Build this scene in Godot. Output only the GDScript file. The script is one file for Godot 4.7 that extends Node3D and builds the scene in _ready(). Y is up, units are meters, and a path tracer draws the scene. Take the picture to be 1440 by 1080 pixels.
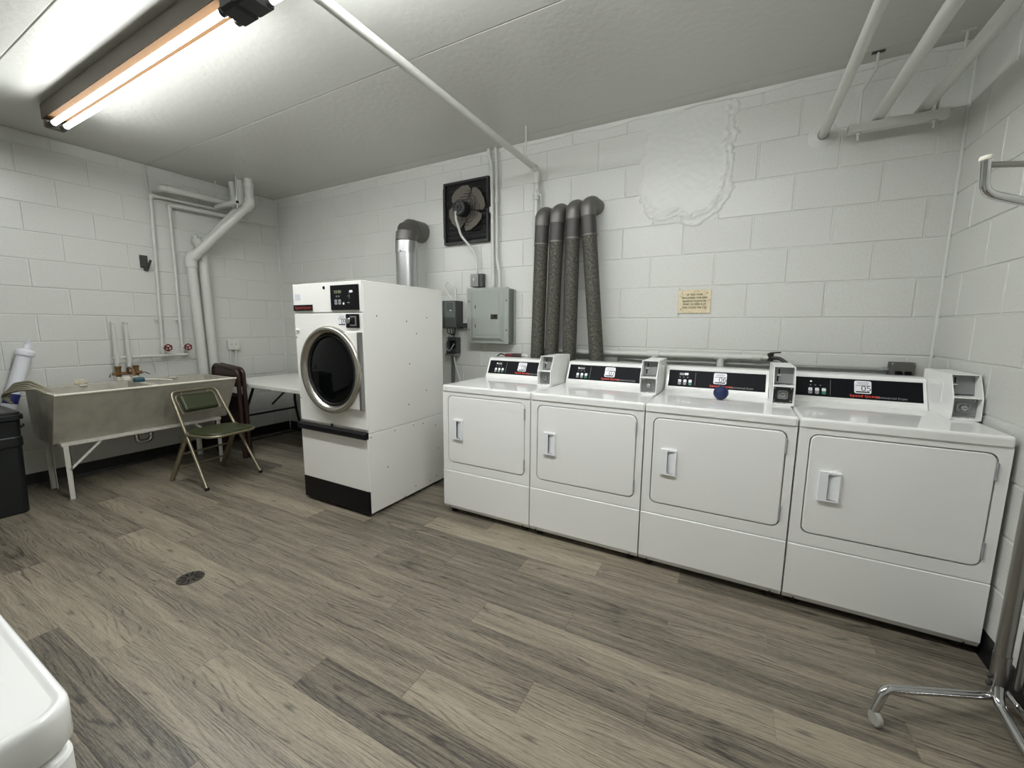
extends Node3D
# A basement laundry room: camera, light, room shell, machines, plumbing, small things.

const W := 5.816      # room width (x), left wall at x = 0
const H := 2.74       # ceiling height
const D := 5.2        # room depth (z), dryer wall at z = 0
const CH := 0.2125    # block course height
const BL := 0.4064    # block length
const L8 := 1.15      # height of one bed joint

var mats := {}
var used := {}
var cache := {}

class MB:
	var st := SurfaceTool.new()
	func _init():
		st.begin(Mesh.PRIMITIVE_TRIANGLES)
	func tri(a: Vector3, b: Vector3, c: Vector3, s := -1):   # counter-clockwise seen from outside
		st.set_smooth_group(s)
		st.add_vertex(a); st.add_vertex(c); st.add_vertex(b)
	func quad(a: Vector3, b: Vector3, c: Vector3, d: Vector3, s := -1):
		tri(a, b, c, s); tri(a, c, d, s)
	func poly(p: Array, centre: Vector3, s := -1):           # convex face, turned away from centre
		var n: Vector3 = (p[1] - p[0]).cross(p[2] - p[0])
		var m := Vector3.ZERO
		for q in p: m += q
		m /= p.size()
		var o := p.duplicate()
		if n.dot(m - centre) < 0.0: o.reverse()
		for i in range(1, o.size() - 1): tri(o[0], o[i], o[i + 1], s)
	func box(lo: Vector3, hi: Vector3, b := 0.0):
		var c := (lo + hi) / 2.0
		var h := (hi - lo) / 2.0
		b = minf(b, minf(h.x, minf(h.y, h.z)) * 0.95)
		var S := [-1.0, 1.0]
		for a in 3:
			var u := (a + 1) % 3
			var v := (a + 2) % 3
			for s in S:
				var f := []
				for k in [[-1, -1], [1, -1], [1, 1], [-1, 1]]:
					var q := Vector3.ZERO
					q[a] = h[a] * s; q[u] = (h[u] - b) * k[0]; q[v] = (h[v] - b) * k[1]
					f.append(c + q)
				poly(f, c)
			if b > 0.0:
				for su in S:
					for sv in S:
						var e := []
						for k in [[0, -1], [0, 1], [1, 1], [1, -1]]:
							var q := Vector3.ZERO
							q[a] = (h[a] - b) * k[1]
							q[u] = (h[u] - (b if k[0] else 0.0)) * su
							q[v] = (h[v] - (0.0 if k[0] else b)) * sv
							e.append(c + q)
						poly(e, c)
		if b > 0.0:
			for sx in S:
				for sy in S:
					for sz in S:
						poly([c + Vector3(h.x * sx, (h.y - b) * sy, (h.z - b) * sz), c + Vector3((h.x - b) * sx, h.y * sy, (h.z - b) * sz), c + Vector3((h.x - b) * sx, (h.y - b) * sy, h.z * sz)], c)
	func lathe(prof: Array, seg := 20, at := Transform3D(), smooth := false):   # [radius, y] upward
		for i in prof.size() - 1:
			var g := 1 if smooth else i + 1
			for k in seg:
				var a0 := TAU * k / seg
				var a1 := TAU * (k + 1) / seg
				var p0 = prof[i]; var p1 = prof[i + 1]
				var A := at * Vector3(p0[0] * cos(a0), p0[1], p0[0] * sin(a0))
				var B := at * Vector3(p0[0] * cos(a1), p0[1], p0[0] * sin(a1))
				var C := at * Vector3(p1[0] * cos(a1), p1[1], p1[0] * sin(a1))
				var E := at * Vector3(p1[0] * cos(a0), p1[1], p1[0] * sin(a0))
				if p1[0] > 0.0: tri(A, E, C, g)
				if p0[0] > 0.0: tri(A, C, B, g)
	func tube(path: Array, r, seg := 12, caps := true):
		var n := path.size()
		var up := Vector3.UP
		var t0: Vector3 = (path[1] - path[0]).normalized()
		if absf(t0.dot(up)) > 0.9: up = Vector3.RIGHT
		var nn := (up - t0 * up.dot(t0)).normalized()
		var rings := []
		var prev := t0
		for i in n:
			var t: Vector3
			if i == 0: t = t0
			elif i == n - 1: t = (path[i] - path[i - 1]).normalized()
			else: t = ((path[i] - path[i - 1]).normalized() + (path[i + 1] - path[i]).normalized()).normalized()
			var ax := prev.cross(t)
			if ax.length() > 1e-6: nn = nn.rotated(ax.normalized(), prev.angle_to(t))
			nn = (nn - t * nn.dot(t)).normalized()
			prev = t
			var bb := t.cross(nn)
			var rr: float = r[i] if r is Array else r
			var ring := []
			for k in seg:
				var a := TAU * k / seg
				ring.append(path[i] + (nn * cos(a) + bb * sin(a)) * rr)
			rings.append(ring)
		for i in n - 1:
			for k in seg:
				var j := (k + 1) % seg
				quad(rings[i][k], rings[i][j], rings[i + 1][j], rings[i + 1][k], 1)
		if caps:
			for e in [0, n - 1]:
				poly(rings[e], path[1] if e == 0 else path[n - 2])
	func plate(w: float, d: float, r: float, prof: Array, seg := 6, at := Transform3D(), smooth := false):   # [inset, y] upward, outline in x and z
		var rings := []
		for p in prof: rings.append(MB.rrect(w - 2.0 * p[0], d - 2.0 * p[0], maxf(r - p[0], 0.0005), seg))
		for i in prof.size() - 1:
			var m: int = rings[i].size()
			for k in m:
				var j := (k + 1) % m
				var a: Vector2 = rings[i][k]; var b: Vector2 = rings[i][j]; var c: Vector2 = rings[i + 1][j]; var e: Vector2 = rings[i + 1][k]
				quad(at * Vector3(a.x, prof[i][1], a.y), at * Vector3(e.x, prof[i + 1][1], e.y), at * Vector3(c.x, prof[i + 1][1], c.y), at * Vector3(b.x, prof[i][1], b.y), 1 if smooth else i + 1)
		for e in [0, prof.size() - 1]:
			var f := []
			for q in rings[e]: f.append(at * Vector3(q.x, prof[e][1], q.y))
			if prof.size() > 1:
				poly(f, at * Vector3(0, (prof[0][1] + prof[-1][1]) / 2.0, 0))
	static func rrect(w: float, d: float, r: float, seg: int) -> Array:
		var o := []
		for q in 4:
			var cx := (w / 2.0 - r) * (1.0 if q == 0 or q == 3 else -1.0)
			var cy := (d / 2.0 - r) * (1.0 if q < 2 else -1.0)
			for k in seg + 1:
				var a := (q + float(k) / seg) * PI / 2.0
				o.append(Vector2(cx + r * cos(a), cy + r * sin(a)))
		return o
	func extrude(pts: Array, z0: float, z1: float, at := Transform3D(), g := -1):   # outline in x, y
		var p := PackedVector2Array(pts)
		if Geometry2D.is_polygon_clockwise(p): p.reverse()
		for i in p.size():
			var a := p[i]; var b := p[(i + 1) % p.size()]
			quad(at * Vector3(a.x, a.y, z0), at * Vector3(b.x, b.y, z0), at * Vector3(b.x, b.y, z1), at * Vector3(a.x, a.y, z1), g)
		var t := Geometry2D.triangulate_polygon(p)
		for i in range(0, t.size(), 3):
			var a := p[t[i]]; var b := p[t[i + 1]]; var c := p[t[i + 2]]
			if (b - a).cross(c - a) < 0.0:
				var s := b; b = c; c = s
			tri(at * Vector3(a.x, a.y, z1), at * Vector3(b.x, b.y, z1), at * Vector3(c.x, c.y, z1))
			tri(at * Vector3(a.x, a.y, z0), at * Vector3(c.x, c.y, z0), at * Vector3(b.x, b.y, z0))
	func frame(ow: float, oh: float, off: Vector2, iw: float, ih: float, ir: float, z0: float, z1: float, seg := 6):   # flat panel in x, y with a rounded opening
		var inn := MB.rrect(iw, ih, ir, seg)
		var n := inn.size()
		var out := []
		for q in inn.size():
			var v: Vector2 = inn[q]
			var c := q / (seg + 1)
			var k := q % (seg + 1)
			var corner := Vector2(ow / 2 * (1 if c == 0 or c == 3 else -1), oh / 2 * (1 if c < 2 else -1)) - off
			out.append(corner)
		for q in n:
			var j := (q + 1) % n
			var a: Vector2 = inn[q] + off; var b: Vector2 = inn[j] + off; var c: Vector2 = out[j] + off; var e: Vector2 = out[q] + off
			tri(Vector3(a.x, a.y, z1), Vector3(e.x, e.y, z1), Vector3(b.x, b.y, z1))
			if c.distance_to(e) > 1e-5: tri(Vector3(b.x, b.y, z1), Vector3(e.x, e.y, z1), Vector3(c.x, c.y, z1))
			quad(Vector3(a.x, a.y, z0), Vector3(a.x, a.y, z1), Vector3(b.x, b.y, z1), Vector3(b.x, b.y, z0), 2)
		for q in 4:
			var a: Vector2 = out[q * (seg + 1)] + off; var b: Vector2 = out[(q + 1) % 4 * (seg + 1)] + off
			quad(Vector3(a.x, a.y, z0), Vector3(b.x, b.y, z0), Vector3(b.x, b.y, z1), Vector3(a.x, a.y, z1))
	func done() -> ArrayMesh:
		st.generate_normals()
		return st.commit()

# ---------------------------------------------------------------- small helpers
func V(x, y, z) -> Vector3: return Vector3(x, y, z)

func off(base: Vector3, x, y, z) -> Vector3: return Vector3(x, y, z) - base

func numbered(n: String) -> String:
	used[n] = used.get(n, -1) + 1
	return n if used[n] == 0 else "%s_%03d" % [n, used[n]]

func thing(called: String, label: String, category: String, at := Vector3.ZERO, turn := 0.0, group := "") -> Node3D:
	var o := Node3D.new()
	o.name = numbered(called)
	add_child(o)
	o.position = at
	o.rotation.y = turn
	o.set_meta("label", label)
	o.set_meta("category", category)
	if group: o.set_meta("group", group)
	return o

func part(called: String, mesh: Mesh, m: Material, parent: Node, at := Vector3.ZERO, rot := Vector3.ZERO) -> MeshInstance3D:
	var o := MeshInstance3D.new()
	o.name = called
	o.mesh = mesh
	o.material_override = m
	o.position = at
	o.rotation = rot
	parent.add_child(o, true)
	return o

func structure(called: String, mesh: Mesh, m: Material, at := Vector3.ZERO) -> MeshInstance3D:
	var o := part(called, mesh, m, self, at)
	o.set_meta("kind", "structure")
	return o

func bx(w, h, d, b := 0.0) -> ArrayMesh:      # box centred on the origin, cached
	var k := "b%.4f_%.4f_%.4f_%.4f" % [w, h, d, b]
	if not cache.has(k):
		var m := MB.new()
		m.box(-V(w, h, d) / 2.0, V(w, h, d) / 2.0, b)
		cache[k] = m.done()
	return cache[k]

func cyl(r, h, seg := 16, b := 0.0) -> ArrayMesh:  # upright cylinder from y = 0
	var k := "c%.4f_%.4f_%d_%.4f" % [r, h, seg, b]
	if not cache.has(k):
		var m := MB.new()
		var pr := [[0.0, 0.0], [r - b, 0.0]]
		if b > 0.0: pr += [[r, b], [r, h - b]]
		else: pr = [[0.0, 0.0], [r, 0.0]]
		pr += [[r - b, h], [0.0, h]]
		m.lathe(pr, seg)
		cache[k] = m.done()
	return cache[k]

func tb(path: Array, r, seg := 12) -> ArrayMesh:
	var m := MB.new()
	m.tube(path, r, seg)
	return m.done()

func fillet(p: Array, rad: float, n := 6) -> Array:
	var o := [p[0]]
	for i in range(1, p.size() - 1):
		var a: Vector3 = p[i - 1]; var b: Vector3 = p[i]; var c: Vector3 = p[i + 1]
		var u := (a - b).normalized(); var v := (c - b).normalized()
		var half := u.angle_to(v) / 2.0
		var cut := minf(rad / tan(half), minf((a - b).length(), (c - b).length()) * 0.49)
		for k in n + 1:
			var t := float(k) / n
			o.append((b + u * cut).lerp(b, t).lerp(b.lerp(b + v * cut, t), t))
	o.append(p[-1])
	return o

func moved(p: Array, base: Vector3) -> Array:
	var o := []
	for q in p: o.append(q - base)
	return o

func plate_mesh(w, d, r, prof, seg := 6, smooth := false) -> ArrayMesh:
	var k := "p%s" % [[w, d, r, prof, seg, smooth]]
	if not cache.has(k):
		var m := MB.new()
		m.plate(w, d, r, prof, seg, Transform3D(), smooth)
		cache[k] = m.done()
	return cache[k]

const FACE := Vector3(PI / 2, 0, 0)          # turns a flat plate (y up) to face +z

func words(s: String, height: float, m: Material, parent: Node, at: Vector3, rot := Vector3.ZERO, stretch := 1.0, weight := 400, called := "lettering", align := HORIZONTAL_ALIGNMENT_LEFT) -> MeshInstance3D:
	var f := SystemFont.new()
	f.font_names = PackedStringArray(["Droid Sans"])
	f.font_weight = weight
	var t := TextMesh.new()
	t.text = s
	t.font = f
	t.font_size = 32
	t.pixel_size = height / 32.0 * 1.35
	t.depth = 0.0006
	t.curve_step = 2.0
	t.horizontal_alignment = align
	var o := part(called, t, m, parent, at, rot)
	o.scale = V(stretch, 1, 1)
	return o

func mat(key: String, c: Color, rough := 0.5, metal := 0.0) -> StandardMaterial3D:
	if not mats.has(key):
		var m := StandardMaterial3D.new()
		m.resource_name = key
		m.albedo_color = c
		m.roughness = rough
		m.metallic = metal
		mats[key] = m
	return mats[key]

func noise_tex(freq: float, seed_: int, size := 512, oct := 4, normal := false, bump := 4.0, ramp: Gradient = null, type := FastNoiseLite.TYPE_SIMPLEX_SMOOTH) -> NoiseTexture2D:
	var n := FastNoiseLite.new()
	n.noise_type = type
	n.frequency = freq
	n.seed = seed_
	n.fractal_octaves = oct
	var t := NoiseTexture2D.new()
	t.width = size; t.height = size
	t.seamless = true
	t.noise = n
	t.as_normal_map = normal
	t.bump_strength = bump
	if ramp: t.color_ramp = ramp
	return t

func grad(stops: Array) -> Gradient:
	var g := Gradient.new()
	var o := PackedFloat32Array(); var c := PackedColorArray()
	for s in stops:
		o.append(s[0]); c.append(s[1])
	g.offsets = o; g.colors = c
	return g

func world_tex(m: StandardMaterial3D, scale: float):
	m.uv1_triplanar = true
	m.uv1_world_triplanar = true
	m.uv1_scale = Vector3.ONE * scale

# ================================================================ scene
func _ready():
	view_and_light()
	materials()
	room_shell()
	floor_planks()
	ceiling_lights()
	for i in 4: front_dryer(i)
	tumble_dryer()
	washer()
	sink()
	folding_table()
	green_chair()
	brown_chairs()
	trash_can()
	garment_rack()
	wall_fan()
	electrics()
	dryer_wall_pipes()
	ducts()
	right_pipes()
	left_pipes()
	small_things()

func view_and_light():
	var cam := Camera3D.new()
	cam.name = "camera"
	cam.keep_aspect = Camera3D.KEEP_HEIGHT
	cam.fov = rad_to_deg(2.0 * atan(540.0 / 577.69))
	cam.near = 0.02
	cam.position = V(4.8637, 1.2965, 3.1040)
	cam.rotation = V(-0.13878, 0.49869, 0.00732)
	add_child(cam)
	cam.current = true
	var e := Environment.new()
	e.background_mode = Environment.BG_COLOR
	e.background_color = Color.BLACK
	e.tonemap_mode = Environment.TONE_MAPPER_LINEAR
	e.tonemap_exposure = 1.22
	e.sdfgi_enabled = true
	e.ssao_enabled = true
	e.ssil_enabled = true
	var we := WorldEnvironment.new()
	we.name = "surroundings"
	we.environment = e
	add_child(we)

const TUBE_GLOW := 27.0       # radiance of the tubes as seen
const TUBE_DOWN := 0.38      # energy of the area light under each tube
const LIGHT_COLOUR := Color(0.985, 0.995, 1.0)

func ceiling_lights():
	# two strip fittings end to end; each has two tubes
	var housing := mat("light_housing", Color8(104, 98, 88), 0.6)
	var reflector := mat("light_reflector", Color8(46, 33, 20), 0.8)
	reflector.metallic_specular = 0.1
	var black := mat("lamp_holder_black", Color8(26, 25, 24), 0.5)
	var zc := 1.967
	var spec := [[0.70, "twin-tube fluorescent strip light nearest the sink wall", 1.36], [2.985, "twin-tube fluorescent strip light continuing from the dark joint at the top edge", 1.8]]   # the second has fresher tubes
	for s in spec:
		var x0: float = s[0]
		var ln := 2.28
		var tube := mat("fluorescent_tube_%d" % int(x0), Color8(245, 245, 240), 0.3)
		tube.emission_enabled = true
		tube.emission = LIGHT_COLOUR
		tube.emission_energy_multiplier = TUBE_GLOW * s[2]
		var t := thing("fluorescent_light", s[1], "light", V(x0 + ln / 2, H, zc), 0.0, "strip lights on the ceiling")
		var hb := MB.new()
		# housing: trapezoid channel against the ceiling
		hb.extrude([Vector2(-0.054, -0.10), Vector2(0.054, -0.10), Vector2(0.054, -0.012), Vector2(0.046, 0.0), Vector2(-0.046, 0.0), Vector2(-0.054, -0.012)], -ln / 2, ln / 2, Transform3D(Basis(V(0, 0, -1), V(0, 1, 0), V(1, 0, 0)), Vector3.ZERO))
		part("housing", hb.done(), housing, t)
		part("reflector", bx(ln - 0.01, 0.003, 0.106, 0.001), reflector, t, V(0, -0.1015, 0))
		for dz in [-0.029, 0.029]:
			part("tube", tb([V(-1.02, -0.140, dz), V(1.02, -0.140, dz)], 0.0145, 16), tube, t)
			var al := AreaLight3D.new()
			al.name = "tube_light"
			al.area_size = Vector2(2.04, 0.027)
			al.area_normalize_energy = true
			al.light_energy = TUBE_DOWN * s[2]
			al.light_color = LIGHT_COLOUR
			al.shadow_enabled = true
			al.area_range = 12.0
			al.area_attenuation = 2.0
			al.position = V(0, -0.1560, dz)
			al.rotation = V(-PI / 2, 0, 0)
			t.add_child(al, true)
			for sx in [-1.0, 1.0]:
				part("lamp_holder", tb([V(sx * 1.015, -0.140, dz), V(sx * 1.075, -0.140, dz)], 0.0185, 14), black, t)
		for sx in [-1.0, 1.0]:
			part("end_cap", bx(0.105, 0.062, 0.112, 0.012), black, t, V(sx * (1.14 - 0.053), -0.130, 0)) if sx == (1.0 if x0 < 1.0 else -1.0) else part("end_cap", bx(0.03, 0.055, 0.10, 0.008), housing, t, V(sx * (1.14 - 0.02), -0.125, 0))

# ---------------------------------------------------------------- materials
func materials():
	var pit := noise_tex(0.13, 11, 512, 3, true, 2.0)
	var fleck := noise_tex(0.06, 5, 512, 4, false, 1.0, grad([[0.0, Color8(242, 242, 240)], [0.5, Color8(251, 251, 250)], [1.0, Color.WHITE]]))
	var wall := mat("painted_block", Color8(214, 215, 210), 0.36)
	wall.normal_enabled = true; wall.normal_texture = pit; wall.normal_scale = 0.22
	wall.albedo_texture = fleck
	world_tex(wall, 2.2)
	var rough := mat("painted_block_coarse", Color8(214, 215, 210), 0.30)
	rough.normal_enabled = true; rough.normal_texture = noise_tex(0.16, 23, 512, 3, true, 4.0); rough.normal_scale = 0.4
	rough.albedo_texture = fleck
	world_tex(rough, 2.6)
	var mortar := mat("painted_mortar", Color8(212, 213, 208), 0.5)
	mortar.normal_enabled = true; mortar.normal_texture = pit; mortar.normal_scale = 0.2
	world_tex(mortar, 3.0)
	var ceil := mat("painted_ceiling", Color8(200, 200, 193), 0.36)
	ceil.normal_enabled = true; ceil.normal_texture = noise_tex(0.03, 31, 512, 4, true, 3.0); ceil.normal_scale = 0.18
	world_tex(ceil, 1.1)
	mat("black_base", Color8(20, 20, 21), 0.45)
	mat("enamel", Color8(240, 240, 237), 0.07)
	mat("enamel_front", Color8(240, 240, 237), 0.32)
	mat("pipe_paint", Color8(205, 206, 200), 0.38)
	mat("galvanised", Color8(186, 187, 186), 0.32, 0.85)
	mat("chrome", Color8(200, 200, 200), 0.14, 1.0)
	mat("steel", Color8(158, 158, 156), 0.32, 0.9)
	mat("black_plastic", Color8(16, 16, 18), 0.4).metallic_specular = 0.3
	mat("fascia_black", Color8(20, 21, 24), 0.45).metallic_specular = 0.2
	mat("rubber", Color8(22, 22, 22), 0.8)
	mat("subfloor", Color8(120, 118, 112), 0.9)
	mat("sticker_white", Color8(238, 240, 242), 0.4)
	mat("ink", Color8(28, 30, 34), 0.6)
	mat("ink_grey", Color8(120, 124, 130), 0.6)
	mat("brand_red", Color8(226, 70, 50), 0.5)
	mat("print_grey", Color8(150, 152, 154), 0.5)
	mat("screw", Color8(70, 70, 70), 0.4, 0.6)

# ---------------------------------------------------------------- room shell
func block_mesh(w: float, h: float) -> ArrayMesh:   # face at z = 0, body behind; bevelled edge
	var k := "blk%.3f_%.3f" % [w, h]
	if not cache.has(k):
		var m := MB.new()
		var g := 0.0032
		var b := 0.0034
		var dp := -0.0065
		var o := [V(-w / 2 + g, -h / 2 + g, dp), V(w / 2 - g, -h / 2 + g, dp), V(w / 2 - g, h / 2 - g, dp), V(-w / 2 + g, h / 2 - g, dp)]
		var i := [V(-w / 2 + b + g, -h / 2 + b + g, 0), V(w / 2 - b - g, -h / 2 + b + g, 0), V(w / 2 - b - g, h / 2 - b - g, 0), V(-w / 2 + b + g, h / 2 - b - g, 0)]
		m.quad(i[0], i[1], i[2], i[3])
		for q in 4:
			var j := (q + 1) % 4
			m.quad(o[q], o[j], i[j], i[q])
		cache[k] = m.done()
	return cache[k]

func lay_blocks(wall: Node3D, length: float, phase_even: float, phase_odd: float, origin: Vector3, along: Vector3, turn: float, seed_: int):
	# courses counted upward; bed joints lie at L8 + n * CH
	var rng := RandomNumberGenerator.new()
	rng.seed = seed_
	var lines := [0.0]
	var n := ceili(-L8 / CH)
	while L8 + n * CH < H - 0.02:
		if L8 + n * CH > 0.02: lines.append(L8 + n * CH)
		n += 1
	lines.append(H - 0.004)
	for r in lines.size() - 1:
		var y0: float = lines[r]; var y1: float = lines[r + 1]
		var k := roundi((y1 - L8) / CH) if r < lines.size() - 2 else roundi((y0 - L8) / CH) + 1   # upper line index
		var ph := phase_odd if posmod(k, 2) == 1 else phase_even
		var s := ph - BL
		while s < length:
			var a := maxf(s, 0.0); var b := minf(s + BL, length)
			s += BL
			if b - a < 0.012: continue
			var m: Material = mats["painted_block"] if rng.randf() < 0.72 else mats["painted_block_coarse"]
			var o := part("block", block_mesh(b - a, y1 - y0), m, wall, Vector3.ZERO, V(0, turn, 0))
			o.position = origin + along * ((a + b) / 2) + V(0, (y0 + y1) / 2, 0) - wall.position
			o.position += Basis(Vector3.UP, turn).z * rng.randf_range(-0.0012, 0.0006)

func room_shell():
	var T := 0.2
	var mo: Material = mats["painted_mortar"]
	var back := structure("wall_back", bx(W + 2 * T, H, T), mo, V(W / 2, H / 2, -T / 2 - 0.0055))
	var left := structure("wall_left", bx(T, H, D), mo, V(-T / 2 - 0.0055, H / 2, D / 2))
	var right := structure("wall_right", bx(T, H, D), mo, V(W + T / 2 + 0.0055, H / 2, D / 2))
	structure("wall_front", bx(W + 2 * T, H, T), mats["painted_block"], V(W / 2, H / 2, D + T / 2))
	# rows whose upper line index is even/odd have their own joint phase (lower line k of the survey: L8 = 0)
	lay_blocks(back, W, 0.0202, 0.2234, V(0, 0, 0), V(1, 0, 0), 0.0, 3)
	lay_blocks(left, 3.7, 0.1937, -0.0095 + BL, V(0, 0, 0), V(0, 0, 1), PI / 2, 4)
	lay_blocks(right, 2.7, 0.203, 0.41, V(W, 0, 0), V(0, 0, 1), -PI / 2, 5)
	# irregular mortar fillet where the back wall meets the ceiling
	var rng := RandomNumberGenerator.new(); rng.seed = 8
	var f := MB.new()
	var n := 110
	var pr := []
	for i in n + 1: pr.append(0.018 + 0.012 * rng.randf() + 0.008 * sin(i * 0.7))
	for i in n:
		var xa := 0.01 + (W - 0.02) * i / n; var xb := 0.01 + (W - 0.02) * (i + 1) / n
		var za := 0.005 + 0.003 * rng.randf()
		f.quad(V(xa, H - pr[i], 0.0), V(xb, H - pr[i + 1], 0.0), V(xb, H - 0.001, 0.007), V(xa, H - 0.001, 0.007), 1)
		f.quad(V(xa, H - pr[i] - 0.002, -0.003), V(xb, H - pr[i + 1] - 0.002, -0.003), V(xb, H - pr[i + 1], 0.004), V(xa, H - pr[i], 0.004), 2)
	part("mortar_fillet", f.done(), mats["painted_block_coarse"], back, -back.position)
	plaster_patch(back)
	for x in [0.004, W - 0.004]: part("corner_caulk", tb([V(x, 0.0, 0.004), V(x, H, 0.004)], 0.0085, 8), mats["painted_mortar"], back, -back.position)
	# ceiling: precast planks with open seams that run along the room
	var ceil := structure("ceiling", bx(W + 0.4, 0.2, D + 0.4), mats["painted_ceiling"], V(W / 2, H + 0.1 + 0.006, D / 2))
	var seams := [0.0, 0.12, 1.20, 2.276, 3.35, 4.42, D]
	for i in seams.size() - 1:
		var z0: float = seams[i]; var z1: float = seams[i + 1]
		var m := MB.new()
		m.box(V(0, H, z0 + 0.002), V(W, H + 0.02, z1 - 0.002), 0.003)
		part("ceiling_plank", m.done(), mats["painted_ceiling"], ceil, -ceil.position)
	# black cove base
	var bk: Material = mats["black_base"]
	var prof := [Vector2(0, 0), Vector2(0.012, 0), Vector2(0.009, 0.006), Vector2(0.005, 0.02), Vector2(0.004, 0.1), Vector2(0, 0.108)]
	var b1 := MB.new()
	b1.extrude(prof, 0.0, W, Transform3D(Basis(V(0, 0, 1), V(0, 1, 0), V(1, 0, 0)), Vector3.ZERO))
	structure("baseboard_back", b1.done(), bk)
	var b2 := MB.new()
	b2.extrude(prof, 0.0, D)
	structure("baseboard_left", b2.done(), bk)
	var b3 := MB.new()
	b3.extrude(prof, 0.0, D, Transform3D(Basis(V(-1, 0, 0), V(0, 1, 0), V(0, 0, 1)), V(W, 0, 0)))
	structure("baseboard_right", b3.done(), bk)

func plaster_patch(back: Node3D):
	# skim coat trowelled over the blocks, with ridges along its lower and right edge
	var nz := FastNoiseLite.new(); nz.seed = 77; nz.frequency = 9.0; nz.fractal_octaves = 4
	var x0 := 4.12; var x1 := 4.82; var y0 := 1.93; var y1 := 2.715
	var nx := 84; var ny := 90
	var m := MB.new()
	var grid := []
	for j in ny + 1:
		var row := []
		for i in nx + 1:
			var x := x0 + (x1 - x0) * i / nx; var y := y0 + (y1 - y0) * j / ny
			var wob := 0.035 * nz.get_noise_2d(x, y)
			# rounded outline: half widths 0.27, bottom at 2.0, right side straight
			var dx := maxf(absf(x - 4.465) - 0.10, 0.0)
			var dy := maxf(2.22 - y, 0.0)
			var e := 0.17 + (0.03 if x > 4.465 else 0.02 * sin(y * 9.0)) - sqrt(dx * dx + dy * dy * 0.75) + wob
			var h := clampf(e / 0.02, -1.0, 1.0) * 0.004
			h += 0.0016 * nz.get_noise_2d(x * 2.3, y * 2.3) + 0.0007 * nz.get_noise_2d(x * 7.0, y * 7.0)
			if e > 0.0 and e < 0.07 and (y < 2.2 or x > 4.6):
				h += 0.008 * absf(nz.get_noise_2d(x * 3.0 + 9.0, y * 3.0)) + 0.0035 * sin(e * 150.0)
			row.append(V(x, y, h - 0.0005))
		grid.append(row)
	for j in ny:
		for i in nx:
			var q := [grid[j][i], grid[j][i + 1], grid[j + 1][i + 1], grid[j + 1][i]]
			if q[0].z < -0.003 and q[1].z < -0.003 and q[2].z < -0.003 and q[3].z < -0.003: continue
			m.quad(q[0], q[1], q[2], q[3], 1)
	var skim := mat("painted_skim_coat", Color8(214, 215, 210), 0.22)
	skim.normal_enabled = true; skim.normal_texture = mats["painted_block_coarse"].normal_texture; skim.normal_scale = 0.25
	world_tex(skim, 2.6)
	part("plaster_patch", m.done(), skim, back, -back.position)

# ---------------------------------------------------------------- floor
func wood_texture(seed_: int, tone: float) -> ImageTexture:
	var w := 1024; var h := 128
	var n := FastNoiseLite.new(); n.seed = seed_; n.frequency = 1.0; n.fractal_octaves = 3
	var fine := FastNoiseLite.new(); fine.seed = seed_ + 50; fine.frequency = 1.0; fine.fractal_octaves = 2
	var rng := RandomNumberGenerator.new(); rng.seed = seed_
	var cu := rng.randf_range(0.15, 0.85); var cv := rng.randf_range(0.25, 0.75)
	var ring := rng.randf_range(26.0, 44.0)
	var flat := rng.randf_range(0.10, 0.2)
	var data := PackedByteArray()
	data.resize(w * h * 3)
	var lit := Color8(162, 152, 133).srgb_to_linear()
	var drk := Color8(58, 53, 47).srgb_to_linear()
	var p := 0
	for j in h:
		var v := (j + 0.5) / h
		for i in w:
			var u := (i + 0.5) / w
			var warp := n.get_noise_2d(u * 1.1, v * 0.7) * 0.26
			var dv := v - cv + warp
			var du := (u - cu) * 8.0 * flat
			var dist := sqrt(du * du * 0.10 + dv * dv) + 0.022 * n.get_noise_2d(u * 3.0 + 7.0, v * 2.0)
			var f := fposmod(dist * ring * 0.42 + 0.22 * n.get_noise_2d(u * 1.2, v * 5.0), 1.0)
			var g := exp(-pow((f - 0.5) / 0.13, 2.0)) * clampf(0.55 + 1.1 * n.get_noise_2d(u * 3.0 + 40.0, v * 6.0), 0.0, 1.0)
			var streak := fine.get_noise_2d(u * 3.6, v * 64.0)
			var broad := n.get_noise_2d(u * 1.0 + 30.0, v * 3.4)
			var pore := fine.get_noise_2d(u * 30.0 + 11.0, v * 120.0)
			var t := clampf(0.58 * tone + 0.26 * broad + 0.40 * streak - 0.46 * g + 0.26 * pore, 0.0, 1.0)
			var c := drk.lerp(lit, t).linear_to_srgb()
			data[p] = int(c.r * 255); data[p + 1] = int(c.g * 255); data[p + 2] = int(c.b * 255)
			p += 3
	return ImageTexture.create_from_image(Image.create_from_data(w, h, false, Image.FORMAT_RGB8, data))

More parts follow.
